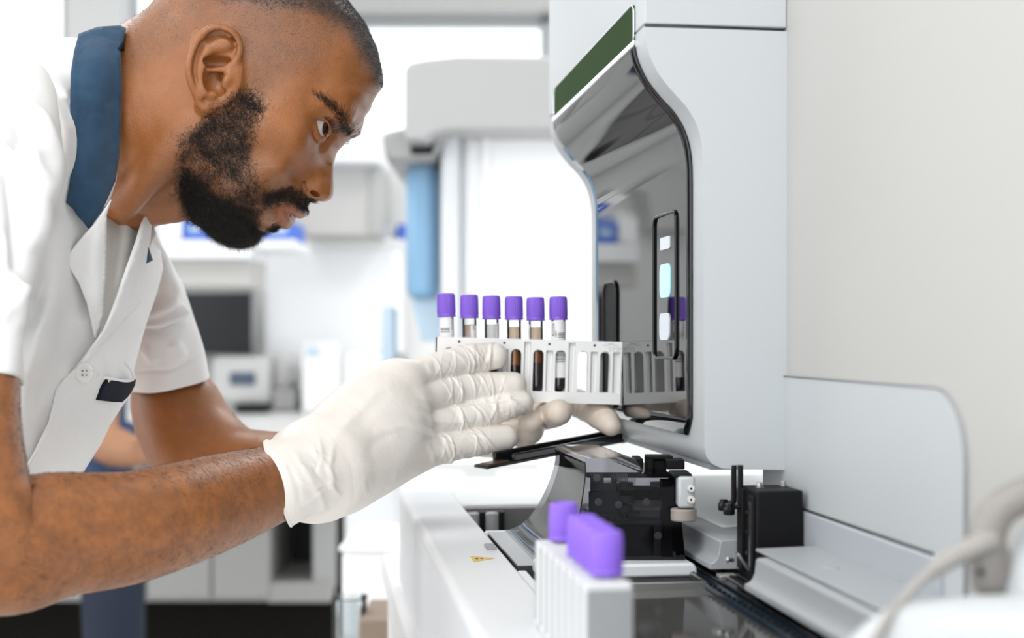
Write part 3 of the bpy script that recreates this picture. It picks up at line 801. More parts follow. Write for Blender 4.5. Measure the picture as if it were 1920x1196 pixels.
bm = bmesh.new(); bm_cyl(bm, P(1146,897,1.02), P(1156,897,1.02), .0034); from_bm('spring_seat', bm, m_mech, an, bevel=.0004)
# black arm over the cover and white sensor block at its right
bm = bmesh.new()
def pbx(x0,y0,x1,y1,Y,d):
    a=P(x0,y0,Y);b=P(x1,y1,Y); bm_box(bm, ((a.x+b.x)/2,Y+d/2,(a.z+b.z)/2),(abs(b.x-a.x),d,abs(a.z-b.z)))
pbx(1213,856,1224,890,1.05,.02); pbx(1213,855,1262,862,1.05,.02); pbx(1226,862,1250,892,1.055,.01); pbx(1250,862,1284,880,1.04,.02); pbx(1190,860,1206,878,1.06,.03)
from_bm('black_arm', bm, m_black, an, bevel=.0008)
pm('sensor_block',1272,894,1304,953,.99,.022,m_case,.002); pm('sensor_top',1262,888,1298,896,.995,.03,m_black,.001)
for y in (916,937):
    bm = bmesh.new(); bm_cyl(bm, P(1296,y,.99), P(1296,y,.9885), .0030); bm_cyl(bm, P(1296,y,.989), P(1296,y,.9868), .0022, seg=20); from_bm('sensor_screw', bm, m_steel, an, bevel=.0003)
    bm = bmesh.new(); bm_cyl(bm, P(1296,y,.9869), P(1296,y,.9864), .0010, seg=6); from_bm('screw_socket', bm, m_black, an)
bm = bmesh.new(); bm_cyl(bm, P(1282,976,.998), P(1282,953,.998), .0092); from_bm('sensor_foot', bm, mat('putty',(.33,.29,.26),.5), an, bevel=.001)

# --- black tray lever held under the hand
e = empty('black_slide_tray', P(1150,830,1.26), 'long glossy black slide tray sloping out of the analyser under the gloved fingertips', 'tray')
L = P(900,872,1.185); R_ = P(1158,822,1.270); dirv = (R_-L); ln = dirv.length; dx = dirv.normalized(); dy = Vector((-dx.y,dx.x,0)).normalized(); dz = dx.cross(dy)
rot = Matrix((dx,dy,dz)).transposed()
def tb(name, x0,x1,y0,y1,z0,z1,m_,bv=.0006):
    c = L+dx*((x0+x1)/2*ln)+dy*((y0+y1)/2)+dz*((z0+z1)/2)
    bm = bmesh.new(); bm_box(bm,c,(abs(x1-x0)*ln,abs(y1-y0),abs(z1-z0)),rot); return from_bm(name,bm,m_,e,bevel=bv)
tb('tray_floor', 0,1.0, -.010,.010, -.003,0, m_blackg,.0012)
tb('end_pad', .035,.17, -.007,.007, -.0005,.0006, mat('brown_gloss',(.10,.055,.04),.15),.0004)
tb('back_rail', .13,.99, .005,.010, -.001,.0075, m_blackg,.0012)
tb('front_rail', .19,.99, -.010,-.0055, -.001,.0055, m_blackg,.0012)
tb('tray_hinge', .985,1.03, -.008,.008, -.004,.005, m_lgrey,.001)

# --- table under the analyser
e = empty('laboratory_table', M(.3,.9,CZ), 'long white laboratory table the blood analyser stands on', 'table')
extrude_profile('tabletop', [(.0745,HL),(.32,HL),(.32,HL+.03),(.0745,HL+.03)], -.2, 1.75, m_bench, e, bevel=.003)
for a_,t_ in ((.10,1.68),(.29,1.68),(.10,-.1),(.29,-.1)):
    bm = bmesh.new(); bm_mbox(bm, a_-.02,a_+.02,t_-.02,t_+.02,HL+.028,CZ-.001); from_bm('leg', bm, m_lgrey, e, bevel=.003)

# --- hand-held scanner on its white holder
m_scan = mat('scanner_taupe', (.27,.25,.235), .45); m_cord = mat('cord_taupe', (.36,.34,.32), .5)
YS = .60
e = empty('barcode_scanner', P(1850,1110,YS), 'grey-brown hand-held barcode scanner hanging at the right edge, its cord coming towards the camera', 'scanner')
f_ = Field(P(1790,1130,YS)-Vector((0,.04,0)), P(2120,860,YS)+Vector((0,.04,0)), .0011)
def S(x,y,r,dY=0): q=P(x,y,YS+dY); return (q.x,q.y,q.z,r*YS/F)
f_.chain([S(1856,1090,28),S(1853,1050,30),S(1853,1005,33),S(1868,962,34),S(1905,935,34),S(1960,918,36),S(2050,908,40)],.002,5)
f_.chain([S(1842,1094,17),S(1838,1000,20)],.004,2); f_.chain([S(1872,1100,14),S(1880,1040,14)],.004,2)
V,Q = f_.extract(); zc = P(0,1114,YS).z; V[:,2] = np.maximum(V[:,2], zc); np_mesh('housing', V, Q, m_scan, e)
bm = bmesh.new(); bm_cyl(bm, P(1838,1073,YS-.0065), P(1838,1073,YS-.0085), .0016); from_bm('socket_hole', bm, m_dark, e)
a = catmull([(1862,1012,YS-.004,.0050),(1838,1020,YS-.006,.0048),(1800,1038,YS-.008,.0043),(1768,1056,YS-.010,.0037),(1745,1072,YS-.012,.0031)],10)
rr = a[:,3]*(1+.07*np.sign(np.sin(np.arange(len(a))*2.1)))
V,Fc = tube_mesh(np.array([P(*q[:3]) for q in a]), rr, 16); np_mesh('strain_relief', V, Fc, m_cord, e)
pv_tube('cord', [(1748,1070,YS-.012,.0023),(1722,1092,YS-.015,.0021),(1690,1128,YS-.02,.0021),(1660,1168,YS-.03,.0021),(1635,1215,YS-.04,.0021),(1610,1270,YS-.05,.0021)], m_cord, e)
e = empty('scanner_holder', P(1900,1196,.56), 'smooth white rounded holder below the scanner in the bottom right corner', 'holder')
f_ = Field(P(1560,1330,.56)-Vector((0,.05,0)), P(2100,960,.56)+Vector((0,.06,0)), .0016)
f_.chain([(*P(1700,1190,.58),.012),(*P(1800,1182,.57),.013),(*P(1960,1180,.56),.014)],.01,3)
f_.chain([(*P(1660,1250,.58),.018),(*P(1960,1250,.56),.022)],.01,2)
f_.chain([(*P(1935,1180,.59),.011),(*P(1925,1090,.60),.009),(*P(1945,1010,.61),.008),(*P(2000,985,.61),.008)],.008,4)
V,Q = f_.extract(); np_mesh('holder_body', V, Q, m_case, e)
# ================================================================ sample racks and tubes (local frames in metres)
m_rack = mat('rack_plastic', (.88,.88,.87), .42, bump=(1500,.05,.0002))
m_cap = mat('purple_cap', (.25,.12,.70), .38)
m_tube = clear('tube_glass', (.93,.94,.94), 1.45)
m_label = mat('paper_label', (.90,.90,.90), .6)
m_ink = mat('label_ink', (.02,.02,.02), .6)
m_blood = mat('blood', (.028,.004,.012), .12, coat=.5)
m_serum = mat('amber_serum', (.50,.17,.015), .2, coat=.5)
m_serum2 = mat('deep_amber_serum', (.36,.10,.01), .2, coat=.5)
m_film = clear('dried_film', (.66,.56,.48), 1.3)
m_filmg = clear('grey_film', (.72,.71,.69), 1.3)
m_hole = mat('dark_pin_hole', (.02,.012,.02), .6)
PIT = .01944; RL = .1638; RH = .0547; RD = .022
def slotx(k): return .1484-PIT*(7-k)

def cdt_plate(bm, outer, holes, y0, y1):
    """flat plate in the xz plane with holes"""
    pts = []; segs = []; loops = []
    for lp in [outer]+holes:
        i0 = len(pts); pts += [Vector(p) for p in lp]; loops.append(list(range(i0,len(pts))))
        segs += [(loops[-1][i], loops[-1][(i+1)%len(lp)]) for i in range(len(lp))]
    r = delaunay_2d_cdt(pts, segs, [], 0, 1e-7)
    V2 = r[0]; tris = []
    for f in r[2]:
        c = sum((V2[i] for i in f), Vector((0,0)))/len(f)
        if bool(in_poly(np.array([c.x]),np.array([c.y]),outer)[0]) and not any(bool(in_poly(np.array([c.x]),np.array([c.y]),h)[0]) for h in holes): tris.append(f)
    A = [bm.verts.new((v.x,y0,v.y)) for v in V2]; B = [bm.verts.new((v.x,y1,v.y)) for v in V2]
    for f in tris:
        bm.faces.new([A[i] for i in f]); bm.faces.new([B[i] for i in reversed(f)])
    for lp in loops:
        n = len(lp)
        for i in range(n):
            try: bm.faces.new((A[lp[i]],A[lp[(i+1)%n]],B[lp[(i+1)%n]],B[lp[i]]))
            except Exception: pass
def round_rect(x0,x1,z0,z1,r,n=6):
    out = []
    for cx,cz,s in ((x1-r,z1-r,0),(x0+r,z1-r,1),(x0+r,z0+r,2),(x1-r,z0+r,3)):
        for k in range(n+1):
            th = (s+k/n)*PI/2; out.append((cx+r*math.cos(th), cz+r*math.sin(th)))
    return out
def slot_shape(c):
    out = []; w=.0045; z1=.0457; r=.0042
    out += [(c-w,.0100),(c-w+.0005,.0096),(c+w-.0005,.0096),(c+w,.0100)]
    for k in range(9):
        th = k/8*PI/2; out.append((c+w-r+r*math.cos(th), z1-r+r*math.sin(th)))
    for k in range(9):
        th = PI/2+k/8*PI/2; out.append((c-w+r+r*math.cos(th), z1-r+r*math.sin(th)))
    return out
def make_rack_meshes():
    bm = bmesh.new()
    outer = round_rect(0,RL,0,RH,.0006,2)
    win = [slot_shape(slotx(k)) for k in range(8)]
    fl = []
    for k in range(-1,8):
        c = slotx(k)+PIT/2; x0,x1 = c-.0029,c+.0029
        if k == 7: x1 = RL-.0016
        if k == -1: x0 = max(x0,.0012)
        z1 = .0525 if k in (1,3,5) and k!=1 else .0453
        if k >= 0 and x1-x0 > .002: fl.append(round_rect(x0,x1,.0096,z1,.0003,2))
    dots = [[(.0207+.0394*i+.0011*math.cos(t), .0508+.0011*math.sin(t)) for t in np.arange(12)*PI/6] for i in range(4)]
    cdt_plate(bm, outer, win+fl+dots, 0, .0016)
    cdt_plate(bm, outer, win+fl, RD-.0016, RD)
    for k in range(-1,8):      # dividers with shallow ribs behind the flutes
        c = slotx(k)+PIT/2
        x0,x1 = max(c-.0040,.0004),min(c+.0040,RL-.0004)
        if x1-x0<.002: continue
        bm_box(bm, ((x0+x1)/2, RD/2, .0275), (x1-x0, RD-.0076, .0532))
        for s in (-1,0,1):
            if x0 < c+s*.0021 < x1: bm_box(bm, (c+s*.0021, RD/2, .0275), (.0005, RD-.0060, .0532))
        for s in (-1,1):
            if 0<c+s*.0036<RL: bm_box(bm, (c+s*.0036, RD/2, .0275), (.0008, RD-.003, .0536))
    bm_box(bm, (RL/2,RD/2,.0045), (RL-.0004,RD-.0006,.0088))
    bm_box(bm, (.0008,RD/2,RH/2), (.0015,RD,RH-.0004)); bm_box(bm, (RL-.0006,RD/2,RH/2), (.0011,RD,RH-.0004))
    for k in range(8): bm_box(bm, (slotx(k),RD/2+.002,.0452), (.0030,RD-.008,.0010))
    me = bpy.data.meshes.new('rack_body'); bm.to_mesh(me); bm.free(); me.materials.append(m_rack)
    bm = bmesh.new()
    for d in dots:
        c = (sum(p[0] for p in d)/12, .0013, sum(p[1] for p in d)/12); bm_cyl(bm, Vector(c), Vector(c)+Vector((0,.001,0)), .00125, seg=12)
    m2 = bpy.data.meshes.new('rack_pins'); bm.to_mesh(m2); bm.free(); m2.materials.append(m_hole)
    return me, m2
rack_me, pin_me = make_rack_meshes()
def text_mesh(s, size, m, bend=None, depth=.00005):
    cu = bpy.data.curves.new('t','FONT'); cu.body = s; cu.size = size; cu.extrude = depth; cu.resolution_u = 2; cu.align_x='CENTER'; cu.align_y='CENTER'
    o = bpy.data.objects.new('t',cu); COL.objects.link(o)
    bpy.context.view_layer.update()
    me = bpy.data.meshes.new_from_object(o.evaluated_get(bpy.context.evaluated_depsgraph_get()))
    bpy.data.objects.remove(o); me.materials.clear(); me.materials.append(m)
    return me
def local(name, me, parent, loc=(0,0,0), rot=None, bevel=0, smooth=False, angle=35):
    o = bpy.data.objects.new(name, me); COL.objects.link(o); o.parent = parent; o.location = loc
    if rot: o.rotation_euler = rot
    if smooth:
        me.polygons.foreach_set('use_smooth',[True]*len(me.polygons)); me.set_sharp_from_angle(angle=math.radians(angle))
    if bevel:
        md = o.modifiers.new('bevel','BEVEL'); md.width=bevel; md.segments=2; md.limit_method='ANGLE'; md.angle_limit=math.radians(50)
    return o
def bmesh_me(name, bm, m):
    me = bpy.data.meshes.new(name); bm.to_mesh(me); bm.free(); me.materials.append(m); return me

YR = 1.239
TILT = -math.atan2(10,350)
rack = empty('tube_rack', P(815,630.7,YR)-Vector((0,0,RH)), 'long grey tube rack held in the gloved hands, its end touching the black glass', 'tube rack')
rack.location = P(815,630.7,YR) - Vector((math.sin(-TILT)*RH, 0, RH))
rack.location.x += .0008
rack.rotation_euler = (0,-TILT,0)
local('rack_body', rack_me, rack, bevel=.00025); local('pin_hole', pin_me, rack)
# embossed maker's mark at the end of the rack
me = text_mesh('SYSM', .0056, mat('embossed_plastic',(.62,.62,.62),.4), depth=.00018)
local('embossed_lettering', me, rack, (RL-.0063,-.0001,.0478), (PI/2,0,0))
V,Fc = tube_mesh(np.array([(RL-.018,-.0001,.0515),(RL-.014,-.0001,.0512),(RL-.0105,-.0001,.0528),(RL-.0075,-.0001,.0545)]),[.0003,.0004,.0004,.0002],6)
V2,F2 = tube_mesh(np.array([(RL-.016,-.0001,.0535),(RL-.0115,-.0001,.0530),(RL-.008,-.0001,.0515),(RL-.004,-.0001,.0512)]),[.0003,.0004,.0004,.0002],6)
me = bpy.data.meshes.new('emblem'); n0=len(V); me.from_pydata([tuple(v) for v in V]+[tuple(v) for v in V2],[],Fc+[tuple(i+n0 for i in f) for f in F2]); me.materials.append(bpy.data.materials['embossed_plastic']); local('emblem', me, rack)

# ---- tube meshes
def cap_me():
    bm = bmesh.new(); prof = [(.0062,0),(.0078,0),(.0083,.0006),(.0083,.0018),(.0078,.0024),(.0078,.0027),(.0080,.0032),(.0078,.0165),(.0075,.0195),(.0070,.0205),(.0062,.0208),(.0058,.0200),(.0001,.0200)]
    lathe(bm, prof, (0,0,0), 120, ribs=30, ribamp=.00045, ribzone=(6,8)); bmesh.ops.recalc_face_normals(bm, faces=bm.faces); return bmesh_me('cap',bm,m_cap)
def glass_me():
    bm = bmesh.new(); r=.0063; prof = [(.0001,0)]+[(r*math.sin(t),r-r*math.cos(t)) for t in np.linspace(.2,PI/2,8)]+[(r,.070)]
    lathe(bm, prof, (0,0,0), 32); return bmesh_me('glass',bm,m_tube)
def fill_me(z0,z1,m,r=.0055):
    bm = bmesh.new()
    if z0 < .001: prof = [(.0001,.0008)]+[(r*math.sin(t),.0008+r-r*math.cos(t)) for t in np.linspace(.2,PI/2,8)]+[(r,z1),(.0001,z1)]
    else: prof = [(.0001,z0),(r,z0),(r,z1),(.0001,z1)]
    lathe(bm, prof, (0,0,0), 28); bmesh.ops.recalc_face_normals(bm, faces=bm.faces); return bmesh_me('fill',bm,m)
def wrap_me(z0,z1,a0,a1,m,r=.0066):
    """paper wrapped round the tube between angles a0..a1 (degrees, 0 faces the camera, + to the right)"""
    bm = bmesh.new(); n = 24; lo=[];hi=[]
    for i in range(n+1):
        t = math.radians(a0+(a1-a0)*i/n); lo.append(bm.verts.new((r*math.sin(t),-r*math.cos(t),z0))); hi.append(bm.verts.new((r*math.sin(t),-r*math.cos(t),z1)))
    for i in range(n): bm.faces.new((lo[i],lo[i+1],hi[i+1],hi[i]))
    return bmesh_me('label',bm,m)
def bars_me(z0,n,a0,a1,pitch=.0012):
    bm = bmesh.new(); z=z0; r=.00672
    for k in range(n):
        w = (.0005,.0003,.0007,.0004,.0003,.0006)[k%6]
        lo=[];hi=[]
        for i in range(9):
            t=math.radians(a0+(a1-a0)*i/8); lo.append(bm.verts.new((r*math.sin(t),-r*math.cos(t),z))); hi.append(bm.verts.new((r*math.sin(t),-r*math.cos(t),z+w)))
        for i in range(8): bm.faces.new((lo[i],lo[i+1],hi[i+1],hi[i]))
        z += pitch*(1 if k%3 else .8)
    return bmesh_me('barcode',bm,m_ink)
def text_wrap(s, size, ang, z, flip=False):
    me = text_mesh(s, size, m_ink, depth=.00002); R=.00675
    for v in me.vertices:     # reads upwards, wrapped round the tube
        x,y = v.co.x,v.co.y
        if flip: x = -x
        t = math.radians(ang)+(-y)/R; v.co = Vector((R*math.sin(t),-R*math.cos(t), z+x))
    return me
CAP, GLASS = cap_me(), glass_me()
def tube(loc_parent, k, dz, tilt, label, spec, holder, xoff=0, zc=.063, yoff=0, group='purple-capped tubes in the held rack', low=False):
    """spec: list of (part name, mesh)"""
    z = .0092+dz
    lp = Vector((slotx(k)+xoff, RD/2+yoff, z))
    holder_m = Matrix.Translation(holder.location) @ holder.rotation_euler.to_matrix().to_4x4()
    e = bpy.data.objects.new('blood_tube', None); COL.objects.link(e); e.empty_display_size=.01
    e.location = holder_m @ lp; e.rotation_euler = (holder.rotation_euler.to_matrix() @ Matrix.Rotation(tilt,3,'Y')).to_euler()
    tag(e, label, 'blood tube', group)
    local('cap', CAP, e, (0,0,zc), smooth=True, angle=60)
    local('glass', GLASS, e, smooth=True)
    for nm,me in spec: local(nm, me, e, smooth=True, angle=30)
    return e
specs = [
 ('leftmost purple-capped tube in the held rack, its white label showing a barcode', 0, .000, [('label',wrap_me(.018,.0625,-75,80,m_label)),('barcode',bars_me(.0495,4,-50,25)),('printed_text',text_wrap('XOZUM',.0030,52,.057)),('blood',fill_me(0,.02,m_blood))]),
 ('second purple-capped tube from the left, clear top with a beige film and narrow label', 1, -.0006, [('label',wrap_me(.015,.0565,10,70,m_label)),('printed_text',text_wrap('W',.0034,38,.0545)),('film',fill_me(.028,.0575,m_film,.0058)),('blood',fill_me(0,.028,m_blood))]),
 ('third purple-capped tube from the left, clear with a grey film and printed label edge', 2, -.0009, [('label',wrap_me(.015,.060,38,85,m_label)),('printed_text',text_wrap('70.0Z.OL',.0026,62,.0535)),('film',fill_me(.028,.0585,m_filmg,.0058)),('blood',fill_me(0,.028,m_blood))]),
 ('purple-capped tube just right of the index fingertip, amber serum above dark blood', 3, -.0009, [('film',fill_me(.036,.057,m_film,.0058)),('serum',fill_me(.0235,.0375,m_serum)),('blood',fill_me(0,.0235,m_blood))]),
 ('second purple-capped tube from the right, deep amber over a tall column of dark blood', 4, -.0012, [('label',wrap_me(.040,.060,-88,-52,m_label)),('printed_text',text_wrap('ZIOIAU',.0022,-64,.052)),('film',fill_me(.036,.0575,m_film,.0058)),('serum',fill_me(.0262,.0375,m_serum2)),('blood',fill_me(0,.0262,m_blood))]),
 ('rightmost purple-capped tube of the held rack, white label with a lettered name and barcode', 5, .0, [('label',wrap_me(.0125,.0620,-80,82,m_label)),('barcode',bars_me(.0475,5,-5,55)),('barcode',bars_me(.026,9,-60,50)),('printed_text',text_wrap('ROZA',.0042,-42,.0545)),('printed_text',text_wrap('N8M',.0028,-20,.0505)),('blood',fill_me(0,.0125,m_blood))]),
]
for lab,k,dz,sp in specs: tube(rack, k, dz, (-.053,-.041,-.040,-.036,-.042,-.034)[k], lab, sp, rack, xoff=-.0005)

# ---- the second rack standing on the analyser in the foreground
r2 = empty('tube_rack', M(.1185, .626+.0, .163), 'white tube rack standing in the foreground on the analyser, out of focus', 'tube rack')
th = math.atan2(SA, CA)
# its long axis runs away from the camera: local +x -> +t, local +y -> +a is to the right
r2.rotation_euler = (0,0,PI/2+math.asin(SA)); r2.scale = (1,-1,1)
r2.location = M(.1190,.628,.1645)
m_rack2 = mat('foreground_rack_plastic', (.70,.71,.72), .45)
bm = bmesh.new()
bm_box(bm, (RL/2,RD/2,.0045), (RL,RD,.009))
for k in range(8): bm_box(bm, (slotx(k),RD/2,.0290), (.0098,RD,.0506))
b2_ = bmesh.new(); bm_box(b2_, (RL/2,RD/2,.028), (RL-.004,RD-.0016,.047)); local('shaded_rack_core', bmesh_me('shaded_rack_core', b2_, mat('rack_gap_shade', (.26,.27,.28), .6)), r2)  # core coloured dark grey to stand for shade in the column gaps
rm2 = bmesh_me('rack_body', bm, m_rack2); local('rack_body', rm2, r2, bevel=.0006)
c0 = M(.1325,.628,.1645)
for i,(t_,w) in enumerate(((.658,'nearest to the camera'),(.678,'second from the near end'),(.697,'third from the near end'),(.717,'fourth from the near end'),(.775,'standing alone at the far end'))):
    e = bpy.data.objects.new('blood_tube', None); COL.objects.link(e); e.empty_display_size=.01
    e.location = M(.1335, t_, .1645-.0082); tag(e, 'purple-capped tube in the blurred foreground rack, '+w, 'blood tube', 'purple-capped tubes in the foreground rack')
    local('cap', CAP, e, (0,0,.0465)); bm = bmesh.new(); lathe(bm,[(.0001,0),(.0035,.0012),(.0058,.004),(.0058,.047)],(0,0,0),24); local('glass', bmesh_me('g',bm,m_tube), e, smooth=True)
    local('blood', fill_me(0,.028,m_blood,.0050), e, smooth=True)
# ================================================================ the man
HEADRES = .0011
man = empty('person', (P(150,640,1.2).x, 1.2, 0), 'man with short beard leaning right in white short-sleeved tunic, gloved hands holding the tube rack', 'person')
Y0 = 1.17
# ---- skin material: brown skin, darker where stubble, shaved hair and brows grow, redder lips
def skin_mat():
    m = bpy.data.materials.new('skin'); m.use_nodes = True; nt = m.node_tree; b = nt.nodes['Principled BSDF']
    N = nt.nodes.new; Lk = nt.links.new
    tc = N('ShaderNodeTexCoord')
    def noise(sc, det=4, rough=.6):
        n = N('ShaderNodeTexNoise'); n.inputs['Scale'].default_value = sc; n.inputs['Detail'].default_value = det; n.inputs['Roughness'].default_value = rough
        Lk(tc.outputs['Object'], n.inputs['Vector']); return n
    def mix(fac, c1, c2):
        x = N('ShaderNodeMixRGB')
        for s_,v in ((0,fac),(1,c1),(2,c2)):
            if isinstance(v, tuple): x.inputs[s_].default_value = (*v,1)
            elif isinstance(v,(int,float)): x.inputs[s_].default_value = v
            else: Lk(v, x.inputs[s_])
        return x.outputs[0]
    def math_(op, a, b_=None, clamp=False):
        x = N('ShaderNodeMath'); x.operation = op; x.use_clamp = clamp
        for s_,v in ((0,a),(1,b_)):
            if v is None: continue
            if isinstance(v,(int,float)): x.inputs[s_].default_value = v
            else: Lk(v, x.inputs[s_])
        return x.outputs[0]
    def attr(n): 
        a = N('ShaderNodeAttribute'); a.attribute_name = n; return a.outputs['Fac']
    n1 = noise(28,3).outputs['Fac']; n2 = noise(160,5).outputs['Fac']
    base = mix(n1, (.40,.148,.043), (.27,.090,.025))
    base = mix(math_('MULTIPLY',math_('SUBTRACT',n2,.45,True),1.0,True), base, (.20,.066,.021))
    # stubble dots
    vor = N('ShaderNodeTexVoronoi'); vor.inputs['Scale'].default_value = 1500; Lk(tc.outputs['Object'], vor.inputs['Vector'])
    dots = math_('LESS_THAN', vor.outputs['Distance'], .42)
    st = attr('stubble'); stn = math_('MULTIPLY', st, math_('ADD', math_('MULTIPLY', noise(70,4,.7).outputs['Fac'],1.2), .3), True)
    base = mix(math_('MULTIPLY', math_('MULTIPLY', dots, stn), .55), base, (.05,.028,.02))
    base = mix(math_('MULTIPLY', stn, .46), base, (.075,.045,.033))
    base = mix(attr('beardskin'), base, (.035,.02,.014))
    base = mix(attr('lips'), base, (.30,.105,.060))
    base = mix(math_('MULTIPLY', attr('armhair'), math_('MULTIPLY', math_('SUBTRACT', noise(95,5,.7).outputs['Fac'],.38,True),2.2,True)), base, (.10,.045,.022))
    Lk(base, b.inputs['Base Color'])
    b.inputs['Roughness'].default_value = .43
    rr = math_('ADD', math_('MULTIPLY', noise(60,4).outputs['Fac'], .30), .24); Lk(rr, b.inputs['Roughness'])
    b.inputs['Specular IOR Level'].default_value = .55
    b.inputs['Subsurface Weight'].default_value = .08; b.inputs['Subsurface Radius'].default_value = (.006,.0025,.0015); b.inputs['Subsurface Scale'].default_value = 1.
    bp = N('ShaderNodeBump'); bp.inputs['Strength'].default_value = .45; bp.inputs['Distance'].default_value = .0006
    v2 = N('ShaderNodeTexVoronoi'); v2.inputs['Scale'].default_value = 900; Lk(tc.outputs['Object'], v2.inputs['Vector'])
    Lk(math_('ADD', math_('MULTIPLY', noise(420,4).outputs['Fac'],1.0), math_('MULTIPLY', v2.outputs['Distance'],.5)), bp.inputs['Height'])
    Lk(bp.outputs[0], b.inputs['Normal'])
    return m
m_skin = skin_mat()

# ---- head: half-width surface over the profile
SIL = [(715,160),(714,132),(703,88),(684,48),(652,6),(612,-32),(562,-62),(502,-80),(442,-82),(387,-68),(342,-38),(311,-6),(293,22),(275,52),(250,84),
       (214,120),(200,170),(214,250),(250,320),(300,360),(352,376),(366,398),(388,424),(414,446),(441,456),(462,453),(476,442),(484,436),(500,432),(516,434),(529,433),(536,428),(541,421),(541,414),
       (546,412),(556,408),(564,402),(567,396),(570,388),(577,380),(579,372),(590,374),(604,377),(614,374),(622,364),(625,350),(625,332),(625.5,315),(626.5,301),(629,289),(635,278),(645,267),(655,258),(663,249),
       (673,232),(683,214),(695,194),(704,178)]
WPT = [ # px, py, half width in mm
 (600,-18,60),(520,-40,67),(440,-30,71),(380,0,69),(330,30,60),(290,72,48),(650,28,46),(620,40,60),(560,40,71),(470,40,76),(400,60,75),(340,90,66),(300,110,56),
 (693,120,27),(676,95,41),(650,80,53),(700,160,18),(684,185,25),(664,160,42),(632,130,57),(600,110,65),(604,155,60),(575,160,66),(530,120,73),(500,165,72),(470,120,76),(430,100,76),(380,130,72),
 (672,222,17),(662,236,23),(652,214,38),(634,194,48),(612,176,57),(590,178,60),(655,190,43),(640,165,52),
 (645,258,12),(634,270,12),(618,200,49),(629,222,39),(636,246,24),(612,240,36),(606,222,43),(590,205,55),(582,230,53),(590,255,45),(575,212,60),(565,235,60),(604,276,33),(618,280,19),(590,292,38),(623,292,9),
 (545,240,67),(515,250,70),(552,282,60),(525,295,64),(480,230,74),(450,200,75),(440,250,73),(480,300,68),
 (575,308,40),(588,318,25),(578,336,23),(572,345,21.5),(566,356,23),(560,340,31),(548,330,42),(570,324,31),(606,300,17),(615,302,10),(603,322,17),(614,330,9.5),(598,340,17.5),(612,352,12),(618,366,8),(606,366,12),(592,362,13),(583,366,9.5),
 (540,325,54),(505,340,60),(460,330,67),(420,300,70),(390,320,66),(375,350,57),(362,330,60),(380,385,43),(420,385,60),(460,375,61),(500,365,52),(530,355,42),(545,345,40),
 (522,384,28),(534,390,24),(548,396,18),(560,398,11),(564,385,15),(556,372,21),(540,368,31),(530,412,16),(520,404,23),(534,424,9),(505,395,38),(510,422,18),(492,418,29),(478,434,22),(462,443,25),(440,448,22),(420,436,32),(450,420,42),(470,405,42),(395,415,36),(410,410,48),(440,395,56),
 (330,130,64),(310,200,62),(300,270,52),(340,320,46),(350,250,66),(390,250,72),(400,200,75),(350,190,68),(260,160,48),(250,230,44)]
pts = []; vals = []
for i in range(len(SIL)):
    a = np.array(SIL[i],float); b = np.array(SIL[(i+1)%len(SIL)],float); n = max(1,int(np.linalg.norm(b-a)/22))
    for j in range(n):
        q = a+(b-a)*j/n; p = P(q[0],q[1],Y0); pts.append((p.x,p.z)); vals.append(0.)
for x,y,w in WPT:
    w *= .001; p = P(x,y,Y0-w); pts.append((p.x,p.z)); vals.append(w*w)
tps = TPS(np.array(pts), np.array(vals)*1e3, 2e-6)
lo = P(195,470,Y0); hi = P(725,-95,Y0)
fd = Field((lo.x-.03,Y0-.105,lo.z-.02),(hi.x+.012,Y0+.105,hi.z+.025), HEADRES)
XX,ZZ = np.meshgrid(fd.ax[0],fd.ax[2],indexing='ij')
W2 = (tps(np.stack([XX.ravel(),ZZ.ravel()],1))*1e-3).reshape(XX.shape)
silx = np.array([(P(x,y,Y0).x,P(x,y,Y0).z) for x,y in SIL])
ins = in_poly(XX,ZZ,silx); dsil,_ = poly_dist(XX,ZZ,silx,True)
W2 = np.where(ins, np.maximum(W2, 1e-7), -dsil*.035)
# blur slightly to avoid creases
for _ in range(2):
    W2[1:-1,1:-1] = (W2[1:-1,1:-1]*4+W2[:-2,1:-1]+W2[2:,1:-1]+W2[1:-1,:-2]+W2[1:-1,2:])/8
gX,gZ = np.gradient(W2, HEADRES)
yy = (fd.ax[1]-Y0)[None,:,None]
num = yy**2-W2[:,None,:]; den = np.sqrt(4*yy**2+(gX**2+gZ**2)[:,None,:]+1e-5)
fd.a = np.minimum(num/den, .05).astype(np.float32)
del num,den
MIRR = (1,-1)
def H(px,py,w,r,s=1):
    """point on the near side (s=1) or mirrored (s=-1), w = half width in mm"""
    p = P(px,py,Y0-w*.001); return (p.x, Y0-s*w*.001, p.z, r*.001)
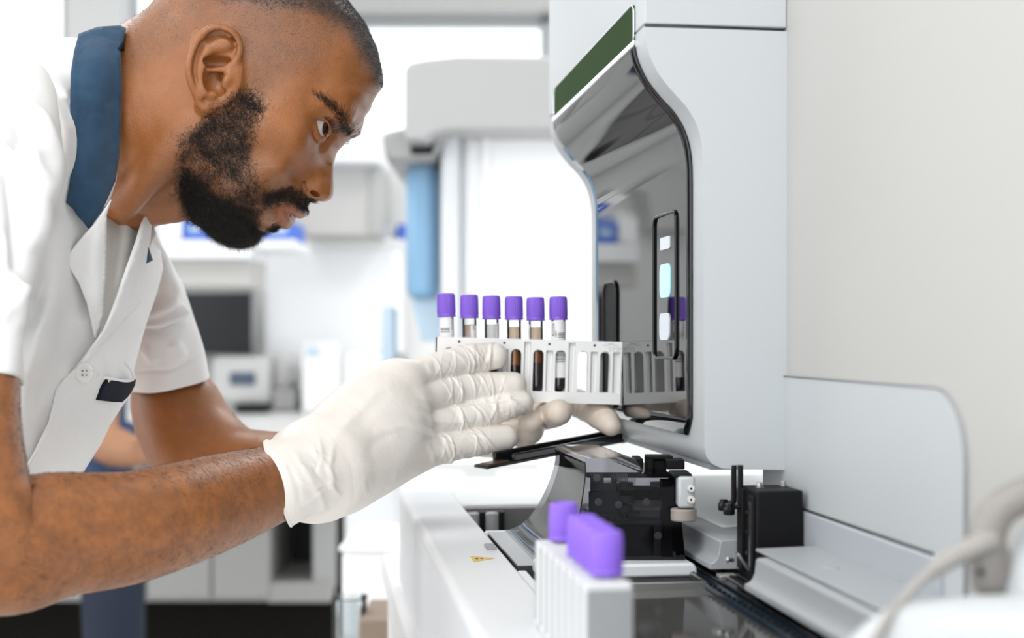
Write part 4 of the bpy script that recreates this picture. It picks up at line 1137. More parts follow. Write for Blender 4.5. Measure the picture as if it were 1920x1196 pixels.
# neck
fd.chain([(*P(395,205,Y0),.052),(*P(320,225,Y0),.060),(*P(240,245,Y0+.005),.0665),(*P(120,275,Y0+.01),.075)], .030, 3)
fd.chain([(*P(345,130,Y0),.048),(*P(280,160,Y0),.047),(*P(228,178,Y0),.040)], .03, 2)
for s in MIRR:
    fd.chain([H(372,228,60,11,s),H(330,275,62,11,s),H(280,330,56,11,s),H(230,385,38,12,s)], .022, 3)      # neck muscle
fd.chain([(*P(345,368,Y0),.016),(*P(318,378,Y0),.017),(*P(290,380,Y0),.018),(*P(250,384,Y0),.02)], .02, 2)    # throat
for s in MIRR:
    # brow, cheek and jaw volume
    fd.chain([H(598,193,49,6,s),H(626,205,40,6,s),H(643,220,30,5,s)], .012, 3)
    fd.chain([H(545,250,59,6,s),H(500,238,65,6,s)], .022, 2)
    # nose wing and nostril
    fd.ell(H(581,350,14,1,s)[:3], (.0100,.0062,.0098), .0045)
    fd.chain([H(596,350,8,6,s),H(606,359,5,5,s)], .006, 1)
    fd.chain([H(577,326,17,1.0,s),H(569,335,20.5,1.4,s),H(567,347,21.5,1.5,s),H(573,360,19.5,1.3,s)], .0034, 3, 'cut')
    fd.ell(H(590,362.5,14,1,s)[:3], (.0048,.0060,.0021), .0012, 'cut', Matrix.Rotation(.48,3,'Y'))
    # nasolabial fold
    fd.chain([H(563,345,29,1.0,s),H(545,362,36,1.0,s),H(530,378,34,.9,s)], .006, 3, 'cut')
    # lips
    fd.chain([H(524,384,25,2.4,s),H(540,386,20,3.6,s),H(554,391,13,4.4,s),H(562,396,5,4.6,s),(*P(563,396,Y0),.0048)], .0035, 4)
    fd.chain([H(524,389,25,2.2,s),H(529,400,19,4.2,s),H(534,409,11,5.2,s),H(536,414,3,5.4,s),(*P(536,414,Y0),.0054)], .0035, 4)
    fd.chain([H(519,382,28,.9,s),H(528,387,24.5,1.0,s),H(540,396,17.5,1.0,s),H(548,405,10,1.0,s),(*P(552,410,Y0),.0011)], .0022, 4, 'cut')
    # chin groove
    fd.chain([H(520,420,15,2.2,s),(*P(522,436,Y0),.0022)], .006, 2, 'cut')
    # eye: socket, lid ball, opening
    fd.ell(H(617,262,33,1,s)[:3], (.010,.005,.006), .010, 'cut')
EC = H(588,237,34,1)   # eyeball centre
ER = .0125
GAZE = Vector((.93,-.33,-.17)).normalized()
def eye_pt(px,py,rad,s=1):
    """point on a sphere of radius rad round the eyeball seen at pixel px,py from the camera side"""
    o = Vector((0,0,CZ)); d = (P(px,py,1)-o).normalized(); c = Vector(EC[:3]); oc = o-c
    b = oc.dot(d); q = b*b-(oc.dot(oc)-rad*rad)
    if q < 0: t = -b; p = o+d*t; p = c+(p-c).normalized()*rad
    else: p = o+d*(-b-math.sqrt(q))
    if s < 0: p = Vector((p.x, 2*Y0-p.y, p.z))
    return p
OPEN = [(592,223.5),(602,224),(611,228),(617,235),(621,243),(622,250),(616,256),(608,258),(602,257),(598,249),(595,238)]
for s in MIRR:
    c = (EC[0], Y0-s*.001*34, EC[2])
    fd.ell(c, (.0142,.0142,.0142), .0040)
    # lid folds
    fd.chain([(*eye_pt(584,216,.0150,s),.0008),(*eye_pt(597,213,.0152,s),.0009),(*eye_pt(608,216,.0152,s),.0009),(*eye_pt(617,224,.0152,s),.0009),(*eye_pt(622,234,.0152,s),.0008)], .0022, 4, 'cut')
    fd.chain([(*eye_pt(584,240,.0150,s),.0006),(*eye_pt(587,254,.0150,s),.0007),(*eye_pt(595,264,.0150,s),.0007)], .0025, 4, 'cut')
    # opening: prism seen from the side
    X = fd.ax[0][:,None,None]; Z = fd.ax[2][None,None,:]
    o0 = np.array([(eye_pt(x,y,.0130).x, eye_pt(x,y,.0130).z) for x,y in OPEN])
    dd,_ = poly_dist(XX,ZZ,o0,True); sd = np.where(in_poly(XX,ZZ,o0),-dd,dd)
    j = (fd.ax[1] < Y0-.024) if s > 0 else (fd.ax[1] > Y0+.024)
    jj = np.where(j)[0]; sl = (slice(None), slice(jj[0],jj[-1]+1), slice(None))
    rad = np.sqrt((fd.ax[0][:,None,None]-c[0])**2+(fd.ax[1][jj][None,:,None]-c[1])**2+(fd.ax[2][None,None,:]-c[2])**2)
    prism = np.maximum(sd[:,None,:], rad-.021)
    prism = np.maximum(prism, .0118-rad)
    fd.comb(sl, prism.astype(np.float32), .0010, 'cut')
    del rad, prism
    # lid margins
    fd.chain([(*eye_pt(590,222.5,.0131,s),.0009),(*eye_pt(602,222,.0134,s),.0012),(*eye_pt(611,226,.0135,s),.0013),(*eye_pt(618,233,.0136,s),.0013),(*eye_pt(622,242,.0137,s),.0012),(*eye_pt(623,250,.0137,s),.0010)], .0008, 4)
    fd.chain([(*eye_pt(590,223,.0131,s),.0008),(*eye_pt(594,239,.0132,s),.0009),(*eye_pt(597,251,.0133,s),.0010),(*eye_pt(602,259,.0133,s),.0010),(*eye_pt(612,261,.0133,s),.0009)], .0008, 4)
# ears
for s in MIRR:
    fd.ell(H(404,120,79,1,s)[:3], (.0200,.0042,.0300), .004, 'add', Matrix.Rotation(-.10,3,'Y'))
    fd.ell(H(385,190,79,1,s)[:3], (.0085,.0042,.0110), .004)
    fd.ell(H(420,150,76,1,s)[:3], (.0120,.0060,.0200), .010)
    fd.ell(H(374,118,88,1,s)[:3], (.0085,.0034,.0270), .004, 'add', Matrix.Rotation(-.06,3,'Y'))
    fd.ell(H(415,72,85,1,s)[:3], (.0150,.0034,.0085), .004)
    helix = [H(424,130,80,2.2,s),H(440,118,81,2.6,s),H(449,98,83,3.0,s),H(447,80,85,3.2,s),H(433,60,88,3.3,s),H(410,52,90,3.3,s),H(388,58,92,3.4,s),H(370,77,93.5,3.5,s),H(360,104,94,3.5,s),H(355.5,130,93,3.5,s),H(360,155,90,3.6,s),H(369,178,86,3.6,s),H(375,194,83,3.6,s),H(386,202,81,3.8,s),H(394,190,80,3.2,s)]
    fd.chain(helix, .0022, 5)
    fd.chain([H(394,67,89,2.6,s),H(414,62,88,2.4,s),H(434,71,86,2.2,s),H(439,88,84.5,1.8,s)], .004, 4, 'cut')
    fd.chain([H(378,84,92,2.0,s),H(369,108,93.5,2.1,s),H(366,135,92.5,2.0,s),H(371,156,89.5,1.6,s),H(377,168,87,1.2,s)], .003, 4, 'cut')
    anti = [H(434,86,82,2.2,s),H(416,88,84,3.0,s),H(398,92,86,3.4,s),H(383,108,88,3.2,s),H(376,130,88.5,3.0,s),H(377,150,87.5,3.0,s),H(385,168,86,3.0,s),H(393,176,84.5,2.8,s)]
    fd.chain(anti, .0042, 5)
    fd.ell(H(406,149,85,1,s)[:3], (.0105,.0100,.0128), .0025, 'cut')
    fd.ell(H(410,117,85,1,s)[:3], (.0135,.0095,.0052), .0022, 'cut')
    fd.ell(H(416,140,80,1,s)[:3], (.0050,.0090,.0050), .002, 'cut')
    fd.chain([H(388,132,81,1.6,s),H(404,131,82,2.0,s),H(420,129,82,2.3,s),H(438,118,82,2.4,s)], .003, 4)
    fd.chain([H(428,140,82,2.6,s),H(425,150,84.5,3.2,s),H(420,160,83,2.6,s)], .0045, 4)
    fd.ell(H(398,177,83.5,1,s)[:3], (.0040,.0030,.0030), .003)
HV,HQ = fd.extract()
del fd
# light smoothing of the head surface
def smooth_mesh(V, Q, it=2, lam=.5):
    n = len(V); E = np.concatenate([Q[:,[0,1]],Q[:,[1,2]],Q[:,[2,3]],Q[:,[3,0]]]); E = np.unique(np.sort(E,1),axis=0)
    deg = np.bincount(E.ravel(), minlength=n)[:,None]
    for _ in range(it):
        A = np.zeros_like(V)
        for k in range(3):
            A[:,k] = np.bincount(E[:,0], V[E[:,1],k], n)+np.bincount(E[:,1], V[E[:,0],k], n)
        V = V+(A/np.maximum(deg,1)-V)*lam
    return V
HV = smooth_mesh(HV,HQ,2,.5)
def proj(V):
    return HX+V[:,0]/V[:,1]*F, HY-(V[:,2]-CZ)/V[:,1]*F
def near_side(V):
    W = V.copy(); far = W[:,1] > Y0; W[far,1] = 2*Y0-W[far,1]; return W
def soft(V, poly, w):
    u,v = proj(near_side(V)); d,_ = poly_dist(u,v,poly,True); return 1/(1+np.exp(np.where(in_poly(u,v,poly),-d,d)/w))
BEARD = [(463,166),(486,176),(492,196),(482,222),(472,250),(467,280),(468,312),(476,338),(492,352),(506,362),(504,378),(494,388),(485,402),(480,420),(486,438),(490,446),(482,462),(455,480),(420,474),(385,440),(355,398),(343,360),(336,300),(338,255),(372,232),(410,205),(440,182)]
BEARD_CORE = [(342,322),(358,336),(376,362),(404,374),(432,384),(454,400),(466,420),(478,438),(488,444),(482,462),(455,480),(420,474),(385,440),(355,398),(342,360)]
HAIRTOP = [(716,162),(722,120),(705,60),(660,-30),(500,-120),(300,-90),(330,-30),(420,-5),(500,8),(560,12),(600,20),(628,36),(648,44),(664,62),(676,88),(690,108),(698,130),(706,150)]
FADE = [(716,162),(722,100),(690,20),(600,-100),(300,-120),(190,60),(235,130),(300,110),(345,80),(370,50),(430,40),(462,90),(462,140),(470,178),(498,178),(520,150),(550,140),(590,128),(615,100),(635,70),(660,70),(685,110)]
STUB2 = [(300,260),(345,240),(470,230),(520,270),(545,320),(560,350),(530,395),(500,440),(440,480),(360,400),(280,400),(255,330)]
UPLIP = [(523,381),(540,380),(556,384),(570,393),(569,402),(558,409),(546,413),(536,402)]
LOLIP = [(522,384),(536,398),(547,413),(541,424),(530,424),(521,408)]
MUSTS = [(496,372),(506,363),(522,356),(545,354),(562,360),(578,371),(578,386),(571,393),(562,390),(548,383),(530,378),(512,380),(499,382)]
beardskin = np.maximum(np.maximum(soft(HV,BEARD,6)*.30, soft(HV,MUSTS,3)*.22), soft(HV,BEARD_CORE,7)*.6)
stub = np.clip(np.maximum(soft(HV,FADE,10)*.85, soft(HV,STUB2,14)*.45)+soft(HV,HAIRTOP,6)*.5,0,1)
lips = np.maximum(soft(HV,UPLIP,1.6),soft(HV,LOLIP,1.6))*.75
hairskin = soft(HV,HAIRTOP,6)*.75
BROW = [(592,178),(604,182),(620,190),(634,200),(647,214),(656,230),(660,246),(655,255),(649,254),(645,242),(639,227),(629,212),(614,199),(602,188)]
beardskin = np.maximum(beardskin, np.maximum(hairskin, soft(HV,BROW,2.5)*.34))
u_,v_ = proj(near_side(HV)); u_ok = (u_>180)
# ---- arms as lofted tubes, joined into the same body mesh
def loft(pts, n=8, seg=40, caps=True):
    """pts: px, py, Y, half height px, depth half-thickness ratio"""
    a = catmull(pts, n); path = np.array([P(*q[:3]) for q in a]); r = a[:,3]*a[:,2]/F
    tan = np.gradient(path,axis=0); tan /= np.linalg.norm(tan,axis=1)[:,None]
    th = np.arange(seg)*2*PI/seg; Vs = []
    for i in range(len(a)):
        t = tan[i]; d = np.array([0,1.,0]); d = d-t*np.dot(d,t); d /= np.linalg.norm(d); s = np.cross(t,d)
        Vs.append(path[i]+np.cos(th)[:,None]*s*r[i]+np.sin(th)[:,None]*d*r[i]*a[i,4])
    V = np.concatenate(Vs); Q = []
    for i in range(len(a)-1):
        k = np.arange(seg); Q.append(np.stack([i*seg+k, i*seg+(k+1)%seg, (i+1)*seg+(k+1)%seg, (i+1)*seg+k],1))
    return V, np.concatenate(Q), a
farm = [(-40,560,.93,50,1),(-40,650,.92,58,1),(-42,700,.905,76,1),(-66,820,.885,106,.95),(-70,960,.865,138,.95),(0,1021,.875,133,.95),(110,1003,.90,118,.92),(230,991,.93,107,.9),(330,966,.965,98,.88),(420,938,1.01,88,.85),(500,912,1.05,75,.85),(555,896,1.07,66,.8),(600,882,1.09,50,.7)]
FV1,FQ1,_ = loft(farm,10,56)
fa2 = [(302,630,1.365,48,1),(314,700,1.38,66,1),(330,760,1.38,84,1),(365,830,1.37,90,1),(430,878,1.35,84,.95),(500,886,1.335,78,.9),(560,887,1.32,76,.85),(620,886,1.31,66,.8),(680,880,1.30,56,.8)]
FV2,FQ2,_ = loft(fa2,8,48)
# torso core under the tunic
tf = Field((-.72,.9,.70),(-.24,1.5,1.36),.006)
tf.chain([(*P(160,270,1.19),.055),(*P(60,420,1.21),.085),(*P(-30,620,1.2),.10),(*P(-110,900,1.2),.11)], .05, 3)
tf.chain([(*P(90,250,1.18),.05),(*P(80,330,1.2),.07),(*P(240,470,1.33),.02)], .04, 2)
TV,TQ = tf.extract(); del tf
nV = [HV,FV1,FV2,TV]; off_ = np.cumsum([0]+[len(v) for v in nV])
BV = np.concatenate(nV); BQ = np.concatenate([q+o for q,o in zip([HQ,FQ1,FQ2,TQ],off_)])
body = np_mesh('body', BV, BQ, m_skin, man)
def pad(a): return np.concatenate([a, np.zeros(len(BV)-len(a))])
vcol(body,'stubble',pad(stub)); vcol(body,'beardskin',pad(beardskin)); vcol(body,'lips',pad(lips))
ah = np.zeros(len(BV)); ah[off_[1]:off_[2]] = .85; ah[off_[2]:off_[3]] = .25; vcol(body,'armhair',ah)

# ---- eyes
def eye_mat():
    m = bpy.data.materials.new('eye'); m.use_nodes = True; nt = m.node_tree; b = nt.nodes['Principled BSDF']; N = nt.nodes.new; Lk = nt.links.new
    a = N('ShaderNodeAttribute'); a.attribute_name = 'ang'; cr = N('ShaderNodeValToRGB'); e = cr.color_ramp.elements
    e[0].position = 0; e[0].color = (.003,.002,.002,1); e[1].position = .17; e[1].color = (.003,.002,.002,1)
    for p_,c in ((.19,(.045,.02,.010,1)),(.36,(.03,.012,.006,1)),(.42,(.012,.008,.008,1)),(.47,(.46,.42,.40,1)),(1.,(.46,.36,.33,1))):
        q = e.new(p_); q.color = c
    Lk(a.outputs['Fac'], cr.inputs[0]); Lk(cr.outputs[0], b.inputs['Base Color']); b.inputs['Roughness'].default_value = .08; b.inputs['Coat Weight'].default_value = .8; b.inputs['Coat Roughness'].default_value=.02
    return m
m_eye = eye_mat()
for s in MIRR:
    c = Vector((EC[0], Y0-s*.034, EC[2])); g = Vector((GAZE.x, GAZE.y*(1 if s>0 else 1), GAZE.z))
    bm = bmesh.new(); bmesh.ops.create_uvsphere(bm, u_segments=64, v_segments=48, radius=ER)
    q = g.to_track_quat('Z','Y').to_matrix()
    vals_ = []
    for v in bm.verts:
        ang = math.acos(max(-1,min(1,v.co.z/ER)))
        if ang < .62: v.co *= 1+.055*(1-(ang/.62)**2)
        vals_.append(ang/1.15)
    bmesh.ops.transform(bm, matrix=q.to_4x4(), verts=bm.verts); bmesh.ops.translate(bm, verts=bm.verts, vec=c)
    o = from_bm('eyeball', bm, m_eye, man, angle=None); vcol(o,'ang',np.clip(vals_,0,1))

# ---- hair strands as thin three-sided blades
m_hair = mat('beard_hair', (.012,.009,.008), .45); m_hair2 = mat('buzzed_hair', (.030,.027,.027), .40, spec=.6)
def surf_tri(V,Q):
    T = np.concatenate([Q[:,[0,1,2]],Q[:,[0,2,3]]]); A,B,C = V[T[:,0]],V[T[:,1]],V[T[:,2]]
    nrm = np.cross(B-A,C-A); ar = np.linalg.norm(nrm,axis=1); return T,A,B,C,nrm/(ar[:,None]+1e-15),ar*.5
def strands(name, V, Q, dens, count, length, width, comb, mtl, curl=.0, seg=4, lift=.5, lenvar=.5, rng=RNG, parent=None, rootin=.0003, jitter=.5, droop=.25):
    """dens: density per vertex; comb(pos) -> preferred direction field (n,3)"""
    T,A,B,C,Nn,ar = surf_tri(V,Q); w = ar*dens[T].mean(1); ok = w > 0
    T,A,B,C,Nn,w = T[ok],A[ok],B[ok],C[ok],Nn[ok],w[ok]; p = np.cumsum(w); tot = p[-1]
    k = np.searchsorted(p, rng.rand(count)*tot); k = np.minimum(k,len(w)-1)
    r1 = np.sqrt(rng.rand(count)); r2 = rng.rand(count)
    pos = A[k]*(1-r1)[:,None]+B[k]*(r1*(1-r2))[:,None]+C[k]*(r1*r2)[:,None]; n = Nn[k]
    cd = comb(pos); cd = cd+rng.randn(count,3)*jitter; cd -= n*(cd*n).sum(1)[:,None]; cd /= np.linalg.norm(cd,axis=1)[:,None]+1e-9
    d = cd*(1-lift)+n*lift; d /= np.linalg.norm(d,axis=1)[:,None]
    L = length*(1-lenvar*rng.rand(count)); 
    if callable(getattr(length,'__call__',None)): pass
    side = np.cross(d,n); side /= np.linalg.norm(side,axis=1)[:,None]+1e-9
    up = np.cross(side,d)
    ph = rng.rand(count)*2*PI; cur = curl*(.4+rng.rand(count))
    P_ = []; cur_p = pos-n*rootin
    for s_ in range(seg+1):
        t = s_/seg; 
        wob = cur[:,None]*L[:,None]*(np.sin(ph+t*6.5)[:,None]*side+np.cos(ph*1.7+t*6.5)[:,None]*up)*t
        P_.append(cur_p+d*(L*t)[:,None]-up*0+wob-n*(L*droop*t*t)[:,None])
    P_ = np.stack(P_,1)            # count, seg+1, 3
    Wd = width*(1-np.linspace(0,1,seg+1)**2*.8)
    a1 = side; a2 = up
    ring = []
    for q in range(3):
        an_ = 2*PI*q/3; ring.append(P_+(a1[:,None,:]*math.cos(an_)+a2[:,None,:]*math.sin(an_))*Wd[None,:,None])
    R = np.stack(ring,2)           # count, seg+1, 3, 3
    VV = R.reshape(-1,3); base = np.arange(count)*(seg+1)*3
    FF = []
    for s_ in range(seg):
        for q in range(3):
            a_ = s_*3+q; b_ = s_*3+(q+1)%3; FF.append(np.stack([base+a_,base+b_,base+b_+3,base+a_+3],1))
    o = np_mesh(name, VV, np.concatenate(FF), mtl, parent)
    return o
def comb_const(v):
    v = np.array(v,float); return lambda p: np.tile(v,(len(p),1))
uH,vH = proj(near_side(HV))
d_core = soft(HV,BEARD_CORE,5); d_beard = soft(HV,BEARD,4)
def vnoise(V, sc, seed):
    r = np.random.RandomState(seed); out = np.zeros(len(V))
    for _ in range(14):
        k = r.randn(3)*sc; out += np.sin(V@k+r.rand()*6.28)
    return out/math.sqrt(7)
clump = np.clip(.35+.5*vnoise(HV,260,3),0,1)
vis = (HV[:,1] < Y0+.03).astype(float)*.8+.2
strands('beard', HV, HQ, (d_core*1.0+d_beard*(.10+.45*clump))*vis, 26000, .0095, .00010, comb_const((.35,-.1,-.75)), m_hair, curl=.30, seg=6, lift=.45, parent=man, jitter=.8)['kind']='stuff'
strands('beard_fringe', HV, HQ, d_core*vis, 2600, .011, .00008, comb_const((.3,-.1,-.8)), m_hair, curl=.35, seg=6, lift=.75, parent=man, jitter=.9, droop=.05)['kind']='stuff'
SIDE = soft(HV,[(466,168),(486,176),(490,196),(478,230),(466,270),(455,320),(400,300),(345,262),(372,236),(412,208),(442,184)],5)
strands('sideburn', HV, HQ, SIDE*vis, 5500, .0055, .00009, comb_const((-.1,-.1,-.9)), m_hair, curl=.2, seg=4, lift=.28, parent=man, jitter=.6)['kind']='stuff'
MUST = soft(HV,[(496,372),(506,363),(522,356),(545,354),(562,360),(578,371),(578,386),(571,393),(562,390),(548,383),(530,378),(512,380),(499,382)],2.0)
SOUL = soft(HV,[(503,428),(512,424),(520,427),(524,431),(523,440),(508,441)],1.8)
strands('moustache', HV, HQ, (MUST+SOUL)*vis, 4200, .0052, .00010, comb_const((.75,-.1,-.5)), m_hair, curl=.12, seg=4, lift=.34, parent=man, jitter=.45, droop=.06)['kind']='stuff'
top = soft(HV,HAIRTOP,5)
strands('hair', HV, HQ, (top*1.0+soft(HV,FADE,12)*.03)*vis, 30000, .0042, .00011, comb_const((.9,-.05,-.2)), m_hair2, curl=.05, seg=2, lift=.55, parent=man, jitter=.35)['kind']='stuff'
fade = soft(HV,FADE,12)*(1-top)
strands('shaved_hair', HV, HQ, fade*vis, 52000, .0011, .00005, comb_const((.3,-.05,-.9)), m_hair2, curl=.0, seg=1, lift=.4, parent=man, jitter=.2)['kind']='stuff'
def bcomb(p):
    return np.tile(np.array([-.55,-.1,.75]),(len(p),1))
b_ = strands('eyebrow', HV, HQ, soft(HV,BROW,1.6)*(HV[:,1]<Y0), 1200, .0066, .00010, bcomb, m_hair, curl=.03, seg=3, lift=.22, parent=man, jitter=.14, droop=.08)
b_ = strands('eyebrow', HV, HQ, soft(HV,BROW,2.0)*(HV[:,1]>=Y0), 700, .0060, .00010, bcomb, m_hair, curl=.03, seg=3, lift=.14, parent=man, jitter=.16, droop=.08)
# lashes
for s in MIRR:
    Vs = []; Fs = []; o_ = 0
    for k in range(70):
        f = k/69; lid = catmull([(602,222),(611,226),(618,233),(622,242),(623,250)],6); q = lid[int(f*(len(lid)-1))]
        a0 = eye_pt(q[0],q[1],.0146,s); out = (a0-Vector((EC[0],Y0-s*.034,EC[2]))).normalized()
        dr = Vector((.75,-.15*s,-.25+.35*(1-f)))+Vector(RNG.randn(3)*.12); dr.normalize(); L_ = .0050+.0025*f
        ps = [a0+ (dr*.75+out*.35)*L_*t+Vector((.0,0,.9))*L_*.28*t*t for t in (0,.35,.7,1.)]
        V,Fc = tube_mesh(np.array([tuple(p) for p in ps]), [.00013,.00011,.00008,.00003], 3, False)
        Vs.append(V); Fs += [tuple(i+o_ for i in f_) for f_ in Fc]; o_ += len(V)
    np_mesh('eyelashes', np.concatenate(Vs), Fs, m_hair, man)
# forearm hair
def ring_comb(p): return np.tile(np.array([.75,-.1,-.45]),(len(p),1))
ua,va = proj(FV1)
strands('arm_hair', FV1, FQ1, ((ua>20)&(ua<488+(va-830)*.2)).astype(float)*(.35+1.0*(va<905)+.6*(va>1000)), 3400, .011, .00007, ring_comb, m_hair, curl=.06, seg=4, lift=.22, parent=man, jitter=.45)['kind']='stuff'
ua,va = proj(FV2)
strands('arm_hair', FV2, FQ2, ((ua>440)&(ua<640)).astype(float), 1100, .011, .00008, ring_comb, m_hair, curl=.06, seg=4, lift=.25, parent=man, jitter=.45)['kind']='stuff'
# ================================================================ gloves
def glove_mat(name='latex_glove', c1=(.90,.87,.83), c2=(.82,.74,.67)):
    m = bpy.data.materials.new(name); m.use_nodes = True; nt = m.node_tree; b = nt.nodes['Principled BSDF']; N = nt.nodes.new; Lk = nt.links.new
    tc = N('ShaderNodeTexCoord'); n = N('ShaderNodeTexNoise'); n.inputs['Scale'].default_value = 26; n.inputs['Detail'].default_value = 3; Lk(tc.outputs['Object'], n.inputs['Vector'])
    mx = N('ShaderNodeMixRGB'); mx.inputs[1].default_value = (*c1,1); mx.inputs[2].default_value = (*c2,1); Lk(n.outputs['Fac'], mx.inputs[0]); Lk(mx.outputs[0], b.inputs['Base Color'])
    b.inputs['Roughness'].default_value = .42; b.inputs['Subsurface Weight'].default_value = .15; b.inputs['Subsurface Radius'].default_value = (.006,.004,.003); b.inputs['Subsurface Scale'].default_value = 1.
    n2 = N('ShaderNodeTexNoise'); n2.inputs['Scale'].default_value = 140; n2.inputs['Detail'].default_value = 6; n2.inputs['Roughness'].default_value=.6; Lk(tc.outputs['Object'], n2.inputs['Vector'])
    bp = N('ShaderNodeBump'); bp.inputs['Strength'].default_value = .35; bp.inputs['Distance'].default_value = .0012; Lk(n2.outputs['Fac'], bp.inputs['Height']); Lk(bp.outputs[0], b.inputs['Normal'])
    return m
m_glove = glove_mat()
GR = .00095
def G(px,py,Y,r): p = P(px,py,Y); return (p.x,p.y,p.z,r*Y/F)
def seg_param(V, chain, n=6):
    """nearest distance to a chain, arc length along it, and angle round it"""
    a = catmull(chain,n); s0 = 0; best = np.full(len(V),1e9); S = np.zeros(len(V)); R_=np.zeros(len(V)); ang = np.zeros(len(V))
    for i in range(len(a)-1):
        p0 = a[i,:3]; e = a[i+1,:3]-p0; L2 = e@e; L = math.sqrt(L2)+1e-9
        t = np.clip(((V-p0)@e)/(L2+1e-12),0,1); q = V-p0-t[:,None]*e; d = np.linalg.norm(q,axis=1)-(a[i,3]+(a[i+1,3]-a[i,3])*t)
        k = d < best; best = np.where(k,d,best); S = np.where(k,s0+t*L,S); R_=np.where(k,a[i,3],R_)
        u = np.array([-e[2],0,e[0]])/L; ang = np.where(k, np.arctan2(q@u, -q[:,1]), ang); s0 += L
    return best,S,ang,s0,R_
def vnormals(V,Q):
    n = np.cross(V[Q[:,2]]-V[Q[:,0]], V[Q[:,3]]-V[Q[:,1]]); N_ = np.zeros_like(V)
    for k in range(3):
        for j in range(4): N_[:,k] += np.bincount(Q[:,j], n[:,k], len(V))
    return N_/(np.linalg.norm(N_,axis=1)[:,None]+1e-12)
def wrinkle(V, Q, chains, seed, amp=.00045, start=.35):
    rng = np.random.RandomState(seed); D = np.zeros(len(V)); bests = []
    info = [seg_param(V,c) for c in chains]; near_ = np.argmin(np.stack([i[0] for i in info]),0)
    for ci,(best,S,ang,L,R_) in enumerate(info):
        w0 = (near_==ci)*np.exp(-np.maximum(best,0)/.003); h = np.zeros(len(V))
        for k in range(26):
            f = start+(1.0-start)*rng.rand()*.92
            # creases gather at the joints
            if rng.rand()<.55: f = [.55,.80][rng.randint(2)]+rng.randn()*.05
            c0 = L*f; sl = rng.randn()*.0055; w = .0007+.0012*rng.rand()**1.5; a = amp*(rng.rand()*1.2-.35); ph = rng.rand()*6.3; am = rng.rand()*1.1
            bend = sl*ang + .0012*np.sin(ang*2+ph)
            h += a*np.exp(-((S-c0-bend)/w)**2)*np.clip(.55+np.cos(ang-am*rng.choice([-1,1]))*.7,0,1)
        D += h*w0
    return D
def pxfolds(V, folds, ymax):
    u,v = proj(V); D = np.zeros(len(V))
    for ln,a,w in folds:
        d,par = poly_dist(u,v,ln); D += a*np.exp(-(d/w)**2)*np.clip(np.minimum(par,1-par)*5,.0,1)**.6
    return D*(V[:,1] < ymax)
# near glove
g = Field((-.215,1.0,CZ-.160),(.03,1.262,CZ+.012),GR)
g.chain([G(505,912,1.055,86),G(545,899,1.068,80),G(600,880,1.095,85)], .012, 12, ys=1.12)
g.chain([G(590,882,1.095,84),G(650,850,1.122,92),G(695,815,1.146,94),G(728,790,1.162,76)], .026, 14, ys=1.95)
g.chain([G(640,880,1.12,70),G(710,860,1.148,58),G(765,850,1.166,38)], .02, 12, ys=1.5)
g.chain([G(650,800,1.13,58),G(695,755,1.150,48),G(740,722,1.170,36)], .02, 12, ys=1.5)
# thumb folded behind the fingers
g.chain([G(690,800,1.180,34),G(760,790,1.205,32),G(820,775,1.235,25),G(870,770,1.238,19)], .010, 3)
for x,y,Y,r in ((738,704,1.156,24),(760,742,1.158,25),(764,788,1.156,24),(746,850,1.146,22)): g.ell(G(x,y,Y+.014,r)[:3], (r*.00047,.0070,r*.00042), .016)
palm = g.a; g.a = np.full(g.n, .05, np.float32)
FI = [G(680,745,1.150,30),G(750,714,1.173,33),G(812,692,1.197,29.5),G(870,676,1.216,28.5),G(912,669,1.2262,26.5),G(928,668,1.2268,24.5)]
FM = [G(700,782,1.150,34),G(780,749,1.180,34),G(850,731,1.207,30),G(910,727,1.222,29.5),G(948,725,1.2255,28),G(962,723,1.226,26)]
FR = [G(700,822,1.150,34),G(780,802,1.177,33),G(855,787,1.200,29),G(920,771,1.214,27),G(960,759,1.219,24),G(978,754,1.222,22)]
FP = [G(700,868,1.145,34),G(780,852,1.166,31),G(850,837,1.188,27),G(905,827,1.204,26),G(946,820,1.214,24.5)]
for ch in (FI,FM,FR,FP): g.chain(ch, .0022, 8)
g.comb((slice(None),)*3, palm, .012, 'add'); del palm
# clefts between the fingers
g.chain([G(838,706,1.190,2.5),G(890,703,1.203,3),G(940,699,1.212,3)], .003, 3, 'cut')
g.chain([G(846,757,1.185,2.5),G(900,756,1.205,3),G(985,743,1.212,3)], .003, 3, 'cut')
g.chain([G(850,812,1.18,2.5),G(900,802,1.195,4),G(950,790,1.2,5)], .004, 3, 'cut')
# cut the cuff open along a slanted plane
p0 = P(522,908,1.060); ax_ = np.array([.945,.12,.30]); ax_ /= np.linalg.norm(ax_)
X,Y_,Z = g.ax[0][:,None,None],g.ax[1][None,:,None],g.ax[2][None,None,:]
pl = ((X-p0.x)*ax_[0]+(Y_-p0.y)*ax_[1]+(Z-p0.z)*ax_[2]).astype(np.float32)
g.a = np.maximum(g.a, -pl)
